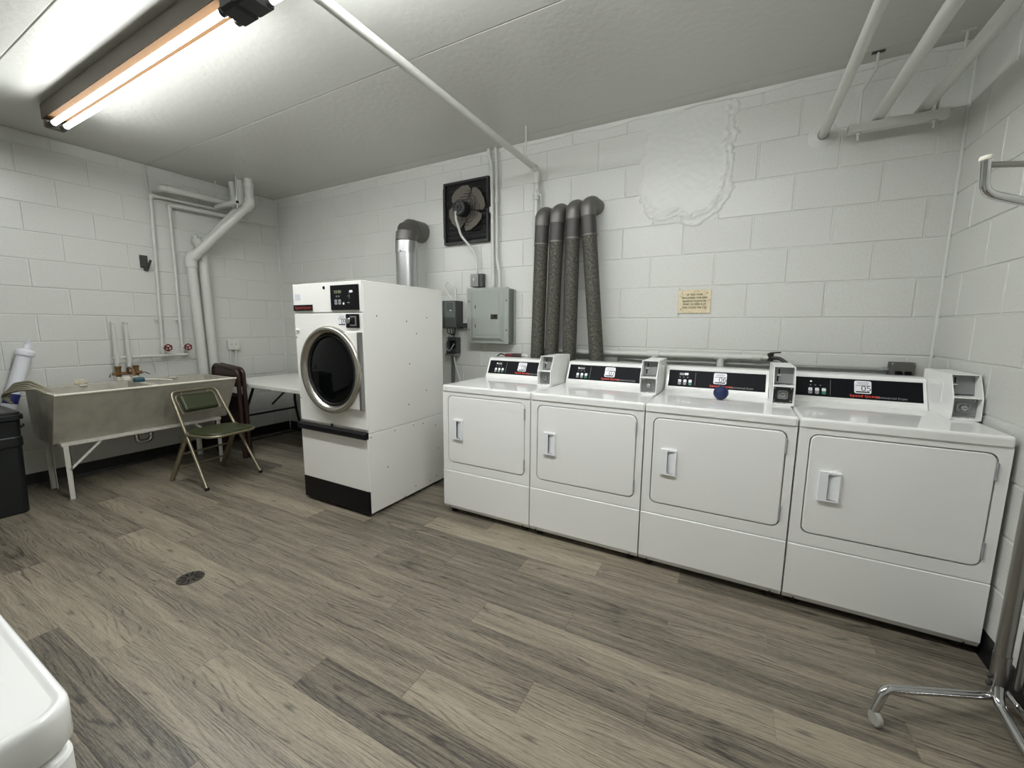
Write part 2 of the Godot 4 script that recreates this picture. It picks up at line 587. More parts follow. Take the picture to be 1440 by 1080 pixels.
func plank_mesh(w: float, d: float, u0: float, u1: float, flip: bool) -> ArrayMesh:
	var k := "plk%.3f_%.3f_%.3f_%.3f_%s" % [w, d, u0, u1, flip]
	if cache.has(k): return cache[k]
	var st := SurfaceTool.new()
	st.begin(Mesh.PRIMITIVE_TRIANGLES)
	var b := 0.0008
	var top := [V(-w / 2 + b, 0, -d / 2 + b), V(-w / 2 + b, 0, d / 2 - b), V(w / 2 - b, 0, d / 2 - b), V(w / 2 - b, 0, -d / 2 + b)]
	var bot := [V(-w / 2, -0.0012, -d / 2), V(-w / 2, -0.0012, d / 2), V(w / 2, -0.0012, d / 2), V(w / 2, -0.0012, -d / 2)]
	var uv := [Vector2(u0, 0.01), Vector2(u0, 0.99), Vector2(u1, 0.99), Vector2(u1, 0.01)]
	if flip: uv = [uv[2], uv[3], uv[0], uv[1]]
	var faces := [[top[0], top[1], top[2], top[3]]]
	var fu := [[uv[0], uv[1], uv[2], uv[3]]]
	for q in 4:
		var j := (q + 1) % 4
		faces.append([bot[q], bot[j], top[j], top[q]]); fu.append([uv[q], uv[j], uv[j], uv[q]])
	for f in faces.size():
		for q in [0, 2, 1, 0, 3, 2]:
			st.set_smooth_group(-1)
			st.set_uv(fu[f][q]); st.add_vertex(faces[f][q])
	st.generate_normals()
	cache[k] = st.commit()
	return cache[k]

func floor_planks():
	var fl := structure("floor", bx(W + 0.4, 0.15, D + 0.4), mats["subfloor"], V(W / 2, -0.075 - 0.0014, D / 2))
	var tones := [0.74, 1.10, 0.86, 0.56, 0.96, 1.26, 0.66, 0.90, 1.14, 0.80]
	var pm := []
	for i in tones.size():
		var m := mat("vinyl_plank_%d" % i, Color.WHITE, 0.4)
		m.albedo_texture = wood_texture(100 + i * 7, tones[i])
		pm.append(m)
	var rng := RandomNumberGenerator.new(); rng.seed = 21
	var pw := 0.1465; var pl := 1.149
	var skew := 0.0105
	var base := [4.298, 3.915, 3.535]
	var r := -8
	var last := -1
	while true:
		var z0 := 1.0035 + r * pw
		if z0 > D: break
		var x: float = base[posmod(r, 3)] - pl * 6
		while x < W:
			var a := maxf(x, -0.02); var b := minf(x + pl, W + 0.02)
			if b - a > 0.02:
				var pick := rng.randi() % pm.size()
				if pick == last: pick = (pick + 3) % pm.size()
				last = pick
				var zc := z0 + pw / 2
				if zc > -0.05:
					var xc := (a + b) / 2
					var o := part("plank", plank_mesh(b - a, pw, (a - x) / pl, (b - x) / pl, rng.randf() < 0.5), pm[pick], fl)
					o.position = V(xc, 0, zc - skew * (xc - 3.2)) - fl.position
					o.rotation.y = skew
			x += pl
		r += 1

# ---------------------------------------------------------------- dryers
func number_sticker(parent: Node, num: String, at: Vector3, rot: Vector3, w: float, h: float):
	# white label: small print, number, black bar
	var s := part("number_sticker", plate_mesh(w, h, minf(w, h) * 0.12, [[0, 0], [0, 0.0006]], 4), mats["sticker_white"], parent, at, rot + FACE)
	var inv := Basis.from_euler(rot)
	for k in 2:
		part("print_line", bx(w * (0.72 - 0.1 * k), h * 0.03, 0.0004), mats["ink_grey"], parent, at + inv * V(0, h * (0.36 - 0.11 * k), 0.0008), rot)
	part("print_line", bx(w * 0.84, h * 0.035, 0.0004), mats["ink"], parent, at + inv * V(0, h * 0.12, 0.0008), rot)
	words(num, h * 0.40, mats["ink"], parent, at + inv * V(w * 0.19, -h * 0.11, 0.0008), rot, 1.05, 500, "number", HORIZONTAL_ALIGNMENT_CENTER)
	part("print_bar", bx(w * 0.80, h * 0.10, 0.0004), mats["ink"], parent, at + inv * V(0, -h * 0.38, 0.0008), rot)

func front_dryer(i: int):
	var nums := ["08", "07", "06", "05"]
	var where := ["beside the tall dryer", "second from the tall dryer, sticker 07", "with the blue ball on top, sticker 06", "against the right-hand wall, sticker 05"]
	var x0: float = [3.132, 3.800, 4.468, 5.136][i]
	var w := 0.664
	var t := thing("clothes_dryer", "white coin-operated dryer " + where[i], "dryer", V(x0, 0, 0.20), 0.0, "row of four white coin dryers")
	var en: Material = mats["enamel"]
	var ef: Material = mats["enamel_front"]
	var fz := 0.71
	part("cabinet", bx(w - 0.002, 0.82, fz - 0.03, 0.004), ef, t, V(w / 2, 0.042 + 0.41, (fz - 0.03) / 2))
	part("base_pan", bx(w - 0.06, 0.016, fz - 0.09), ef, t, V(w / 2, 0.034, fz / 2 - 0.01))
	for fx in [0.05, w - 0.05]:
		for fzz in [0.06, fz - 0.055]:
			part("foot", cyl(0.019, 0.03, 14), mats["rubber"], t, V(fx, 0, fzz))
	# upper front with rounded door opening
	var fm := MB.new()
	fm.frame(w - 0.003, 0.862 - 0.316, Vector2(0.0035, 0.0155), 0.587, 0.465, 0.034, -0.03, 0.0)
	part("front_panel", fm.done(), ef, t, V(w / 2, (0.862 + 0.316) / 2, fz - 0.001))
	# door
	var door := part("door", plate_mesh(0.577, 0.455, 0.030, [[0, -0.022], [0, -0.004], [0.0012, -0.001], [0.004, 0.0004]], 6), ef, t, V(w / 2 + 0.0035, 0.6045, fz + 0.0005), FACE)
	# recessed pull: raised rim, sloping well
	var hm := MB.new()
	var hw := 0.076; var hh := 0.134
	var hx0 := -0.006; var hx1 := 0.0335; var hy := 0.0585
	hm.frame(hw, hh, Vector2((hx0 + hx1) / 2, 0), hx1 - hx0, 2 * hy, 0.003, -0.001, 0.013, 2)
	hm.quad(V(hx0, -hy, 0.0006), V(hx1, -hy, 0.0115), V(hx1, hy, 0.0115), V(hx0, hy, 0.0006))
	hm.quad(V(hx0, -hy, 0.0128), V(hx0, -hy, 0.0006), V(hx0, hy, 0.0006), V(hx0, hy, 0.0128))
	hm.tri(V(hx0, hy, 0.0006), V(hx1, hy, 0.0115), V(hx0, hy, 0.0128))
	hm.tri(V(hx0, -hy, 0.0006), V(hx0, -hy, 0.0128), V(hx1, -hy, 0.0115))
	part("handle", hm.done(), mats["sticker_white"], t, V(0.128, 0.608, fz + 0.001))
	for hy2 in [0.765, 0.445]:
		part("hinge", bx(0.007, 0.072, 0.010, 0.002), mats["print_grey"], t, V(w / 2 + 0.2945, hy2, fz + 0.0015))
	# lower panel with a folded-back bottom lip
	var kp := [Vector2(0, 0.033), Vector2(fz - 0.022, 0.033), Vector2(fz - 0.013, 0.036), Vector2(fz + 0.0015, 0.062), Vector2(fz + 0.0015, 0.3085), Vector2(fz - 0.002, 0.3125), Vector2(fz - 0.03, 0.3125), Vector2(fz - 0.03, 0.05), Vector2(0, 0.05)]
	var km := MB.new()
	km.extrude(kp, -w + 0.003, 0.0, Transform3D(Basis(V(0, 0, 1), V(0, 1, 0), V(-1, 0, 0)), V(0.0015, 0, 0)))
	var low := part("lower_panel", km.done(), ef, t)
	for sx in [0.045, w - 0.045]:
		part("screw", cyl(0.004, 0.003, 8), mats["screw"], low, V(sx, 0.044, fz - 0.003), V(1.2, 0, 0))
	# glossy top
	part("top", plate_mesh(w, fz + 0.006, 0.014, [[0.004, 0.0], [0.001, 0.001], [0.0, 0.004], [0.0, 0.030], [0.0014, 0.036], [0.005, 0.0405], [0.011, 0.042]], 5), en, t, V(w / 2, 0.863, (fz + 0.006) / 2 - 0.001))
	# control panel
	var cp := Node3D.new(); cp.name = "control_panel"; t.add_child(cp)
	var z0 := 0.186; var z1 := 0.128; var yt := 1.050
	var hp := [Vector2(0.01, 0.905), Vector2(z0 + 0.010, 0.905), Vector2(z0 + 0.006, 0.915), Vector2(z0, 0.924), Vector2(z1, yt - 0.008), Vector2(z1 - 0.010, yt + 0.002), Vector2(z1 - 0.05, yt + 0.006), Vector2(0.01, yt + 0.006)]
	var cw := 0.553
	var hmx := MB.new()
	hmx.extrude(hp, -cw, 0.0, Transform3D(Basis(V(0, 0, 1), V(0, 1, 0), V(-1, 0, 0)), V(0.018, 0, 0)))
	part("hood", hmx.done(), en, cp)
	# slanted black fascia, laid in the frame of the slope
	var slope := atan2(z0 - z1, yt - 0.008 - 0.924)
	var mid := V(0.018 + cw / 2, (0.924 + yt - 0.008) / 2, (z0 + z1) / 2)
	var fr := V(-slope, 0, 0)
	var fb := Basis.from_euler(fr)
	part("fascia", bx(cw - 0.028, 0.108, 0.004, 0.001), mats["fascia_black"], cp, mid + fb * V(0, 0.001, 0.0005), fr)
	var org := mid + fb * V(-cw / 2, 0, 0.0029)
	part("divider_line", bx(0.0012, 0.085, 0.0004), mats["print_grey"], cp, (org + fb * V(0.168, 0.0, 0)), fr)
	var disp := mat("display_glass", Color8(12, 12, 14), 0.1)
	part("display", bx(0.05, 0.016, 0.0012), disp, cp, (org + fb * V(0.100, 0.030, 0)), fr)
	var digits := mat("display_digits", Color8(235, 240, 245), 0.4)
	digits.emission_enabled = true; digits.emission = Color8(235, 240, 245); digits.emission_energy_multiplier = 0.6
	if i == 2: words("00", 0.014, digits, cp, (org + fb * V(0.116, 0.030, 0)) + fb.z * 0.001, fr, 1.0, 700, "display_digits", HORIZONTAL_ALIGNMENT_CENTER)
	else: part("indicator_light", plate_mesh(0.009, 0.007, 0.003, [[0, 0], [0, 0.0012]], 4), digits, cp, (org + fb * V(0.082, 0.030, 0)), fr + FACE)
	for k in 3: part("symbol", plate_mesh(0.007, 0.006, 0.002, [[0, 0], [0, 0.0004]], 3), mats["ink_grey"], cp, (org + fb * V(0.080 + 0.022 * k, 0.009, 0)), fr + FACE)
	var green := mat("start_green", Color8(40, 128, 96), 0.4)
	for k in 3:
		for r in 2:
			part("button", plate_mesh(0.0185, 0.0195, 0.0055, [[0, 0], [0, 0.0008], [0.001, 0.0014]], 4), green if (k == 2 and r == 1) else mats["print_grey"] if r == 1 else mats["sticker_white"], cp, (org + fb * V(0.080 + 0.030 * k, -0.016 - 0.016 * r, 0)), fr + FACE)
	number_sticker(cp, nums[i], (org + fb * V(0.304, 0.012, 0)), fr, 0.070, 0.070)
	words("Speed Queen", 0.0125, mats["brand_red"], cp, (org + fb * V(0.250, -0.037, 0)), fr, 1.15, 800, "brand_lettering")
	words("Commercial Dryer", 0.0105, mats["print_grey"], cp, (org + fb * V(0.358, -0.039, 0)), fr, 1.05, 400, "type_lettering")
	coin_meter(t, i)

func coin_meter(t: Node3D, i: int):
	# open-fronted steel housing: divider, recessed slide plate above, lock below
	var cm := Node3D.new(); cm.name = "coin_meter"; t.add_child(cm)
	var ms: Material = mats["enamel_front"]
	var plate: Material = mat("meter_plate", Color8(140, 141, 140), 0.42, 0.35)
	var x0 := 0.574; var x1 := 0.670
	var y0 := 0.9055; var ym := 1.008; var y1 := 1.100
	var zb := 0.075
	var side := [Vector2(zb, y0), Vector2(0.418, y0), Vector2(0.430, y0 + 0.004), Vector2(0.424, ym), Vector2(0.372, y1), Vector2(zb, y1)]
	var th := 0.004
	for sx in [x0, x1 - th]:
		var s := MB.new()
		s.extrude(side, -th, 0.0, Transform3D(Basis(V(0, 0, 1), V(0, 1, 0), V(-1, 0, 0)), V(sx, 0, 0)))
		part("side_panel", s.done(), ms, cm)
	part("top_panel", bx(x1 - x0, th, 0.372 - zb, 0.001), ms, cm, V((x0 + x1) / 2, y1, (0.372 + zb) / 2))
	part("back_panel", bx(x1 - x0 - 2 * th, y1 - y0, th), ms, cm, V((x0 + x1) / 2, (y0 + y1) / 2, zb + 0.002))
	part("bottom_panel", bx(x1 - x0 - 2 * th, 0.010, 0.424 - zb), ms, cm, V((x0 + x1) / 2, y0 + 0.005, (0.424 + zb) / 2))
	part("divider", bx(x1 - x0 - 2 * th, 0.005, 0.10), ms, cm, V((x0 + x1) / 2, ym - 0.004, 0.3725))
	var slide := part("slide_plate", bx(x1 - x0 - 2 * th, y1 - ym - 0.004, 0.003), plate, cm, V((x0 + x1) / 2, (ym + y1) / 2, 0.338), V(-0.22, 0, 0))
	part("coin_slot", bx(0.006, 0.026, 0.002), mats["black_plastic"], cm, V(x0 + 0.028, ym + 0.066, 0.3345), V(-0.22, 0, 0))
	part("coin_slot", bx(0.007, 0.028, 0.002), mats["black_plastic"], cm, V(x0 + 0.023, ym + 0.026, 0.3435), V(-0.22, 0, 0))
	part("coin_lip", bx(0.016, 0.004, 0.010, 0.001), mats["sticker_white"], cm, V(x0 + 0.027, ym + 0.046, 0.344), V(-0.22, 0, 0))
	var lockm := plate if i != 2 else mat("meter_plate_dark", Color8(52, 52, 54), 0.35, 0.3)
	part("lock_plate", bx(x1 - x0 - 2 * th, ym - y0 - 0.014, 0.003), lockm, cm, V((x0 + x1) / 2, (ym + y0) / 2 + 0.004, 0.385))
	part("lock_bezel", plate_mesh(0.048, 0.046, 0.012, [[0, 0], [0, 0.006], [0.003, 0.009], [0.008, 0.009], [0.010, 0.004]], 5), mats["steel"], cm, V(x0 + 0.048, y0 + 0.052, 0.386), FACE)
	part("lock", cyl(0.0125, 0.018, 18, 0.003), mats["chrome"], cm, V(x0 + 0.048, y0 + 0.052, 0.388), FACE)
	part("key_slot", bx(0.012, 0.0025, 0.001), mats["black_plastic"], cm, V(x0 + 0.048, y0 + 0.052, 0.4066))
	for q in [[0.012, 0.020], [0.084, 0.020], [0.012, 0.084], [0.084, 0.084]]:
		part("screw", cyl(0.004, 0.003, 8, 0.001), mats["chrome"], cm, V(x0 + q[0], y0 + q[1], 0.386), FACE)
	for q in [0.030, 0.058]:
		part("drain_hole", plate_mesh(0.014, 0.006, 0.003, [[0, 0], [0, 0.0006]], 4), mats["black_plastic"], cm, V(x0 + q, y0 + 0.0098, 0.412))
	# raised rectangle pressed into both sides
	for sx in [x0 - 0.0008, x1 + 0.0008]:
		part("side_emboss", bx(0.0024, 0.10, 0.16, 0.001), ms, cm, V(sx, 1.008, 0.235))

func tumble_dryer():
	var w := 0.690; var hgt := 1.580; var dp := 0.810
	var t := thing("tumble_dryer", "tall white commercial tumble dryer with round black door, sticker 09", "dryer", V(2.073, 0, 0.43))
	var ef := mat("tumbler_enamel", Color8(240, 239, 234), 0.38)
	var bk: Material = mats["black_plastic"]
	part("cabinet", bx(w - 0.002, 0.99, dp - 0.012, 0.003), ef, t, V(w / 2, 0.582 + 0.495, (dp - 0.012) / 2))
	part("base_cabinet", bx(w, 0.557, dp - 0.012, 0.003), ef, t, V(w / 2, 0.022 + 0.2785, (dp - 0.012) / 2))
	for fx in [0.06, w - 0.06]:
		for fzz in [0.07, dp - 0.09]: part("foot", cyl(0.022, 0.024, 14), mats["rubber"], t, V(fx, 0, fzz))
	part("top_panel", bx(w, 0.010, dp - 0.012, 0.002), ef, t, V(w / 2, 1.575, (dp - 0.012) / 2))
	# front: control band, door panel, lint drawer, toe plate
	part("control_band", bx(w - 0.004, 0.196, 0.014, 0.002), ef, t, V(w / 2, 1.481, dp - 0.007))
	part("door_panel", bx(w - 0.004, 0.766, 0.012, 0.002), ef, t, V(w / 2, 0.993, dp - 0.008))
	part("lint_panel", bx(w - 0.004, 0.390, 0.012, 0.002), ef, t, V(w / 2, 0.376, dp - 0.006))
	part("toe_plate", bx(w - 0.004, 0.158, 0.012, 0.001), bk, t, V(w / 2, 0.100, dp - 0.0045))
	var bar := MB.new()
	bar.extrude([Vector2(-0.010, -0.022), Vector2(0.018, -0.024), Vector2(0.026, -0.010), Vector2(0.022, 0.012), Vector2(0.006, 0.022), Vector2(-0.010, 0.022)], -w - 0.004, 0.004, Transform3D(Basis(V(0, 0, 1), V(0, 1, 0), V(-1, 0, 0)), Vector3.ZERO))
	part("bar_handle", bar.done(), bk, t, V(0, 0.572, dp + 0.004))
	for q in [[0.335, 1.545], [0.343, 0.606]]:
		part("lock", cyl(0.011, 0.006, 16, 0.002), bk, t, V(q[0], q[1], dp - 0.002), FACE)
	# brand plate, stickers
	var bp := part("brand_plate", bx(0.200, 0.040, 0.010, 0.002), bk, t, V(0.110, 1.416, dp + 0.004))
	words("Speed Queen", 0.018, mat("brand_dark_red", Color8(150, 44, 34), 0.5), t, V(0.030, 1.416, dp + 0.0094), Vector3.ZERO, 1.15, 800, "brand_lettering")
	part("notice_sticker", bx(0.076, 0.052, 0.0008), mats["sticker_white"], t, V(0.052, 1.488, dp + 0.0004))
	for k in 4: part("print_line", bx(0.060, 0.003, 0.0004), mats["ink_grey"], t, V(0.052, 1.505 - 0.011 * k, dp + 0.001))
	# control display
	part("display_panel", bx(0.262, 0.160, 0.012, 0.003), bk, t, V(0.538, 1.476, dp + 0.004))
	var fz := dp + 0.0104
	part("display", bx(0.090, 0.026, 0.0008), mat("display_glass", Color8(12, 12, 14), 0.1), t, V(0.480, 1.512, fz))
	var digits := mat("display_digits_green", Color8(170, 178, 140), 0.4)
	words("10 00", 0.017, digits, t, V(0.480, 1.512, fz + 0.0006), Vector3.ZERO, 1.2, 400, "display_digits", HORIZONTAL_ALIGNMENT_CENTER)
	for k in 2:
		part("symbol", bx(0.012, 0.010, 0.0006, 0.0), mats["ink_grey"], t, V(0.470 + 0.022 * k, 1.484, fz))
		for r in 2:
			part("button", plate_mesh(0.026, 0.016, 0.007, [[0, 0], [0, 0.0014]], 4), mats["print_grey"], t, V(0.462 + 0.036 * k, 1.456 - 0.017 * r, fz), FACE)
	part("button", cyl(0.008, 0.0014, 14), mats["sticker_white"], t, V(0.535, 1.437, fz), FACE)
	part("button", plate_mesh(0.030, 0.015, 0.007, [[0, 0], [0, 0.0014]], 4), mats["sticker_white"], t, V(0.608, 1.512, fz), FACE)
	part("print_line", bx(0.002, 0.05, 0.0004), mats["print_grey"], t, V(0.590, 1.490, fz))
	part("print_line", bx(0.024, 0.002, 0.0004), mats["print_grey"], t, V(0.584, 1.484, fz))
	part("print_line", bx(0.024, 0.005, 0.0004), mats["print_grey"], t, V(0.580, 1.442, fz))
	# number label and coin drop
	number_sticker(t, "09", V(0.496, 1.330, dp - 0.0015), Vector3.ZERO, 0.078, 0.074)
	part("coin_drop", bx(0.118, 0.090, 0.014, 0.004), bk, t, V(0.604, 1.325, dp + 0.004))
	part("coin_slot_plate", bx(0.060, 0.062, 0.006, 0.002), mats["steel"], t, V(0.618, 1.325, dp + 0.012))
	part("coin_slot_recess", bx(0.044, 0.046, 0.003), bk, t, V(0.614, 1.325, dp + 0.0145))
	part("coin_knob", cyl(0.018, 0.020, 16, 0.004), mats["chrome"], t, V(0.587, 1.328, dp + 0.010), FACE)
	# door: hinge plate on the right, dished steel ring, black glass
	var door := Node3D.new(); door.name = "door"; t.add_child(door)
	var c := V(0.386, 0.995, dp)
	var hpm := MB.new()
	var cut := [Vector2(0.270, -0.245), Vector2(0.270, 0.255)]
	for k in 21:
		var a := lerpf(1.32, -1.22, k / 20.0)
		cut.append(Vector2(0.268 * cos(a), clampf(0.268 * sin(a), -0.245, 0.255)))
	hpm.extrude(cut, 0.0, 0.022)
	part("door_plate", hpm.done(), ef, door, c + V(0, 0, 0.0))
	part("hinge", bx(0.024, 0.510, 0.030, 0.003), mats["steel"], door, c + V(0.282, 0.004, 0.010))
	var ring := MB.new()
	ring.lathe([[0.262, 0.0], [0.292, 0.0], [0.297, 0.012], [0.296, 0.030], [0.288, 0.042], [0.274, 0.045], [0.258, 0.036], [0.244, 0.014], [0.240, 0.006]], 64, Transform3D(Basis(V(1, 0, 0), V(0, 0, 1), V(0, -1, 0)), Vector3.ZERO), true)
	part("door_ring", ring.done(), mat("door_ring_steel", Color8(176, 172, 162), 0.26, 0.9), door, c + V(0, 0, 0.002))
	var gas := MB.new()
	gas.lathe([[0.246, 0.004], [0.243, 0.020], [0.232, 0.024], [0.228, 0.012]], 64, Transform3D(Basis(V(1, 0, 0), V(0, 0, 1), V(0, -1, 0)), Vector3.ZERO))
	part("gasket", gas.done(), mats["rubber"], door, c + V(0, 0, 0.002))
	var glass := mat("door_glass", Color8(8, 10, 11), 0.04)
	glass.metallic_specular = 0.32
	var gm := MB.new()
	gm.lathe([[0.23, 0.008], [0.22, 0.013], [0.19, 0.017], [0.10, 0.022], [0.0, 0.024]], 64, Transform3D(Basis(V(1, 0, 0), V(0, 0, 1), V(0, -1, 0)), Vector3.ZERO), true)
	part("glass", gm.done(), glass, door, c + V(0, 0, 0.002))
	part("catch", bx(0.030, 0.012, 0.016, 0.003), ef, door, V(0.030, 1.262, dp + 0.004))
	# screw heads on the right side and a few on the front
	for q in [[0.03, 0.02], [0.03, 0.555], [0.17, 0.31], [0.25, 0.555], [0.33, 0.03], [0.44, 0.555], [0.45, 0.07], [0.55, 0.545], [0.62, 0.06], [0.70, 0.50], [0.70, 0.07], [0.73, 0.30], [0.12, 1.36], [0.40, 1.33], [0.62, 1.36], [0.50, 1.24], [0.60, 0.80], [0.42, 1.02], [0.40, 0.72]]:
		part("screw", cyl(0.0045, 0.002, 8), mats["screw"], t, V(w - 0.001, q[1], dp - q[0]), V(0, 0, -PI / 2))
	for y in [1.21, 0.77]:
		part("screw", cyl(0.004, 0.002, 8), mats["screw"], t, V(0.014, y, dp - 0.002), FACE)

func washer():
	var t := thing("washing_machine", "corner of a white washing machine in the near left corner", "washer", V(3.602, 0, 2.985))
	var ef: Material = mats["enamel_front"]
	var w := 0.676; var d := 0.70
	part("cabinet", bx(w - 0.012, 0.80, d - 0.030, 0.010), ef, t, V(w / 2, 0.045 + 0.40, d / 2 + 0.012))
	var fpm := MB.new()
	fpm.plate(w - 0.006, 0.060, 0.024, [[0.0, 0.0], [0.0, 0.792], [0.002, 0.796], [0.007, 0.800]], 6)
	part("front_panel", fpm.done(), ef, t, V(w / 2, 0.045, 0.034))
	part("top", plate_mesh(w, d, 0.035, [[0.006, 0.0], [0.002, 0.001], [0.0, 0.004], [0.0, 0.038], [0.0006, 0.0435], [0.002, 0.046], [0.004, 0.0475], [0.0065, 0.048], [0.0085, 0.0476], [0.0105, 0.0466], [0.0125, 0.0462]], 10, true), mats["enamel"], t, V(w / 2, 0.851, d / 2))
	part("control_panel", bx(w - 0.03, 0.15, 0.12, 0.015), mats["enamel"], t, V(w / 2, 0.985, d - 0.07))
	for fx in [0.05, w - 0.05]:
		for fzz in [0.06, d - 0.06]:
			part("foot", cyl(0.02, 0.046, 14), mats["rubber"], t, V(fx, 0, fzz))

# ---------------------------------------------------------------- sink corner
func sink():
	var t := thing("utility_sink", "long beige double laundry sink on white steel legs", "sink", V(0.165, 0, 1.587))
	var stone := mat("sink_stone", Color8(190, 187, 176), 0.55)
	stone.albedo_texture = noise_tex(0.02, 9, 256, 4, false, 1.0, grad([[0.0, Color8(214, 212, 206)], [0.55, Color8(242, 241, 238)], [1.0, Color.WHITE]]))
	world_tex(stone, 1.4)
	var zl := 0.586; var zt := 0.578     # half lengths at rim and base
	var ytop := 0.808; var ybot := 0.428
	var xt := 0.632; var xb := 0.415
	var m := MB.new()
	# outer shell: sloping front, near-upright ends
	var o := [V(0, ytop, -zl), V(xt, ytop, -zl), V(xt, ytop, zl), V(0, ytop, zl)]
	var b := [V(0, ybot, -zt), V(xb, ybot, -zt), V(xb, ybot, zt), V(0, ybot, zt)]
	var cen := V(0.3, 0.6, 0)
	for q in 4: m.poly([o[q], o[(q + 1) % 4], b[(q + 1) % 4], b[q]], cen)
	m.poly(b, cen)
	# rim with two openings, then the wells
	var rim := 0.030
	var back := 0.115
	var xs := [0.0, back, xt - rim, xt]
	var zs := [-zl, -zl + rim, -0.022, 0.022, zl - rim, zl]
	for i in 3:
		for j in 5:
			if i == 1 and (j == 1 or j == 3): continue
			m.quad(V(xs[i], ytop, zs[j]), V(xs[i], ytop, zs[j + 1]), V(xs[i + 1], ytop, zs[j + 1]), V(xs[i + 1], ytop, zs[j]))
	for j in [1, 3]:
		var tl := [V(xs[1], ytop, zs[j]), V(xs[2], ytop, zs[j]), V(xs[2], ytop, zs[j + 1]), V(xs[1], ytop, zs[j + 1])]
		var bl := [V(xs[1] + 0.02, ybot + 0.04, zs[j] + 0.03), V(xb - 0.03, ybot + 0.04, zs[j] + 0.03), V(xb - 0.03, ybot + 0.04, zs[j + 1] - 0.03), V(xs[1] + 0.02, ybot + 0.04, zs[j + 1] - 0.03)]
		for q in 4: m.quad(tl[q], tl[(q + 1) % 4], bl[(q + 1) % 4], bl[q])
		m.quad(bl[0], bl[3], bl[2], bl[1])
	part("basin", m.done(), stone, t)
	var lip := mat("sink_rim", Color8(222, 217, 202), 0.4)
	part("rim", tb([V(xt - 0.004, ytop - 0.004, -zl), V(xt - 0.004, ytop - 0.004, zl)], 0.009, 10), lip, t)
	# white angle-iron stand
	var wp := mat("stand_white", Color8(214, 212, 202), 0.45)
	for zz in [-0.49, 0.52]:
		for xx in [0.045, 0.430]:
			var leg := MB.new()
			leg.box(V(-0.018, 0, -0.016), V(0.018, ybot - 0.012, -0.012)); leg.box(V(0.014 if xx > 0.3 else -0.018, 0, -0.016), V(0.018 if xx > 0.3 else -0.014, ybot - 0.012, 0.016))
			part("leg", leg.done(), wp, t, V(xx, 0, zz))
			if xx > 0.3:
				var dir := 1.0 if zz < 0 else -1.0
				part("brace", bx(0.004, 0.26, 0.017), wp, t, V(xx + 0.016, ybot - 0.115, zz + dir * 0.095), V(dir * 0.80, 0, 0))
	part("front_rail", bx(0.040, 0.024, 1.06, 0.002), wp, t, V(0.430, ybot - 0.012, 0.015))
	part("back_rail", bx(0.040, 0.024, 1.06, 0.002), wp, t, V(0.045, ybot - 0.012, 0.015))
	# drain trap under the middle
	part("drain_trap", tb(fillet([V(0.18, ybot, 0.03), V(0.18, 0.275, 0.03), V(0.18, 0.275, -0.07), V(0.18, 0.37, -0.07), V(-0.16, 0.37, -0.07)], 0.045, 8), 0.018, 12), mats["chrome"], t)
	# faucet on a white block: two supplies, brass valves, spout
	var brass := mat("old_brass", Color8(126, 98, 66), 0.42, 0.6)
	part("faucet_block", bx(0.05, 0.036, 0.155, 0.004), mat("block_white", Color8(232, 228, 216), 0.5), t, V(0.045, ytop + 0.018, -0.008))
	var f := Node3D.new(); f.name = "faucet"; t.add_child(f); f.position = V(-0.012, 0, 0.008)
	part("faucet_body", tb([V(0.055, ytop + 0.062, -0.115), V(0.055, ytop + 0.062, 0.085)], 0.014, 12), brass, f)
	for zz in [-0.075, 0.045]:
		part("valve_body", cyl(0.020, 0.075, 12, 0.004), brass, f, V(0.055, ytop + 0.035, zz))
		part("valve_nut", cyl(0.024, 0.018, 6), brass, f, V(0.055, ytop + 0.108, zz))
		part("valve_stem", tb([V(0.07, ytop + 0.066, zz), V(0.125, ytop + 0.066, zz)], 0.009, 8), brass, f)
		part("valve_handle", bx(0.010, 0.012, 0.055, 0.003), brass, f, V(0.13, ytop + 0.066, zz))
	part("spout", tb(fillet([V(0.06, ytop + 0.062, -0.015), V(0.075, ytop + 0.115, -0.015), V(0.17, ytop + 0.10, -0.015), V(0.185, ytop + 0.045, -0.015)], 0.03), 0.010, 10), brass, f)
	for zz in [-0.135, 0.100]:
		part("side_lever", tb([V(0.055, ytop + 0.062, zz), V(0.10, ytop + 0.045, zz + signf(zz) * 0.018)], 0.006, 8), mats["chrome"], f)
	# soap knobs moulded at the back of each bowl
	for zz in [-0.30, 0.30]:
		part("overflow_lip", plate_mesh(0.02, 0.05, 0.009, [[0, 0], [0.002, 0.008]], 4), lip, t, V(back + 0.004, ytop - 0.004, zz))

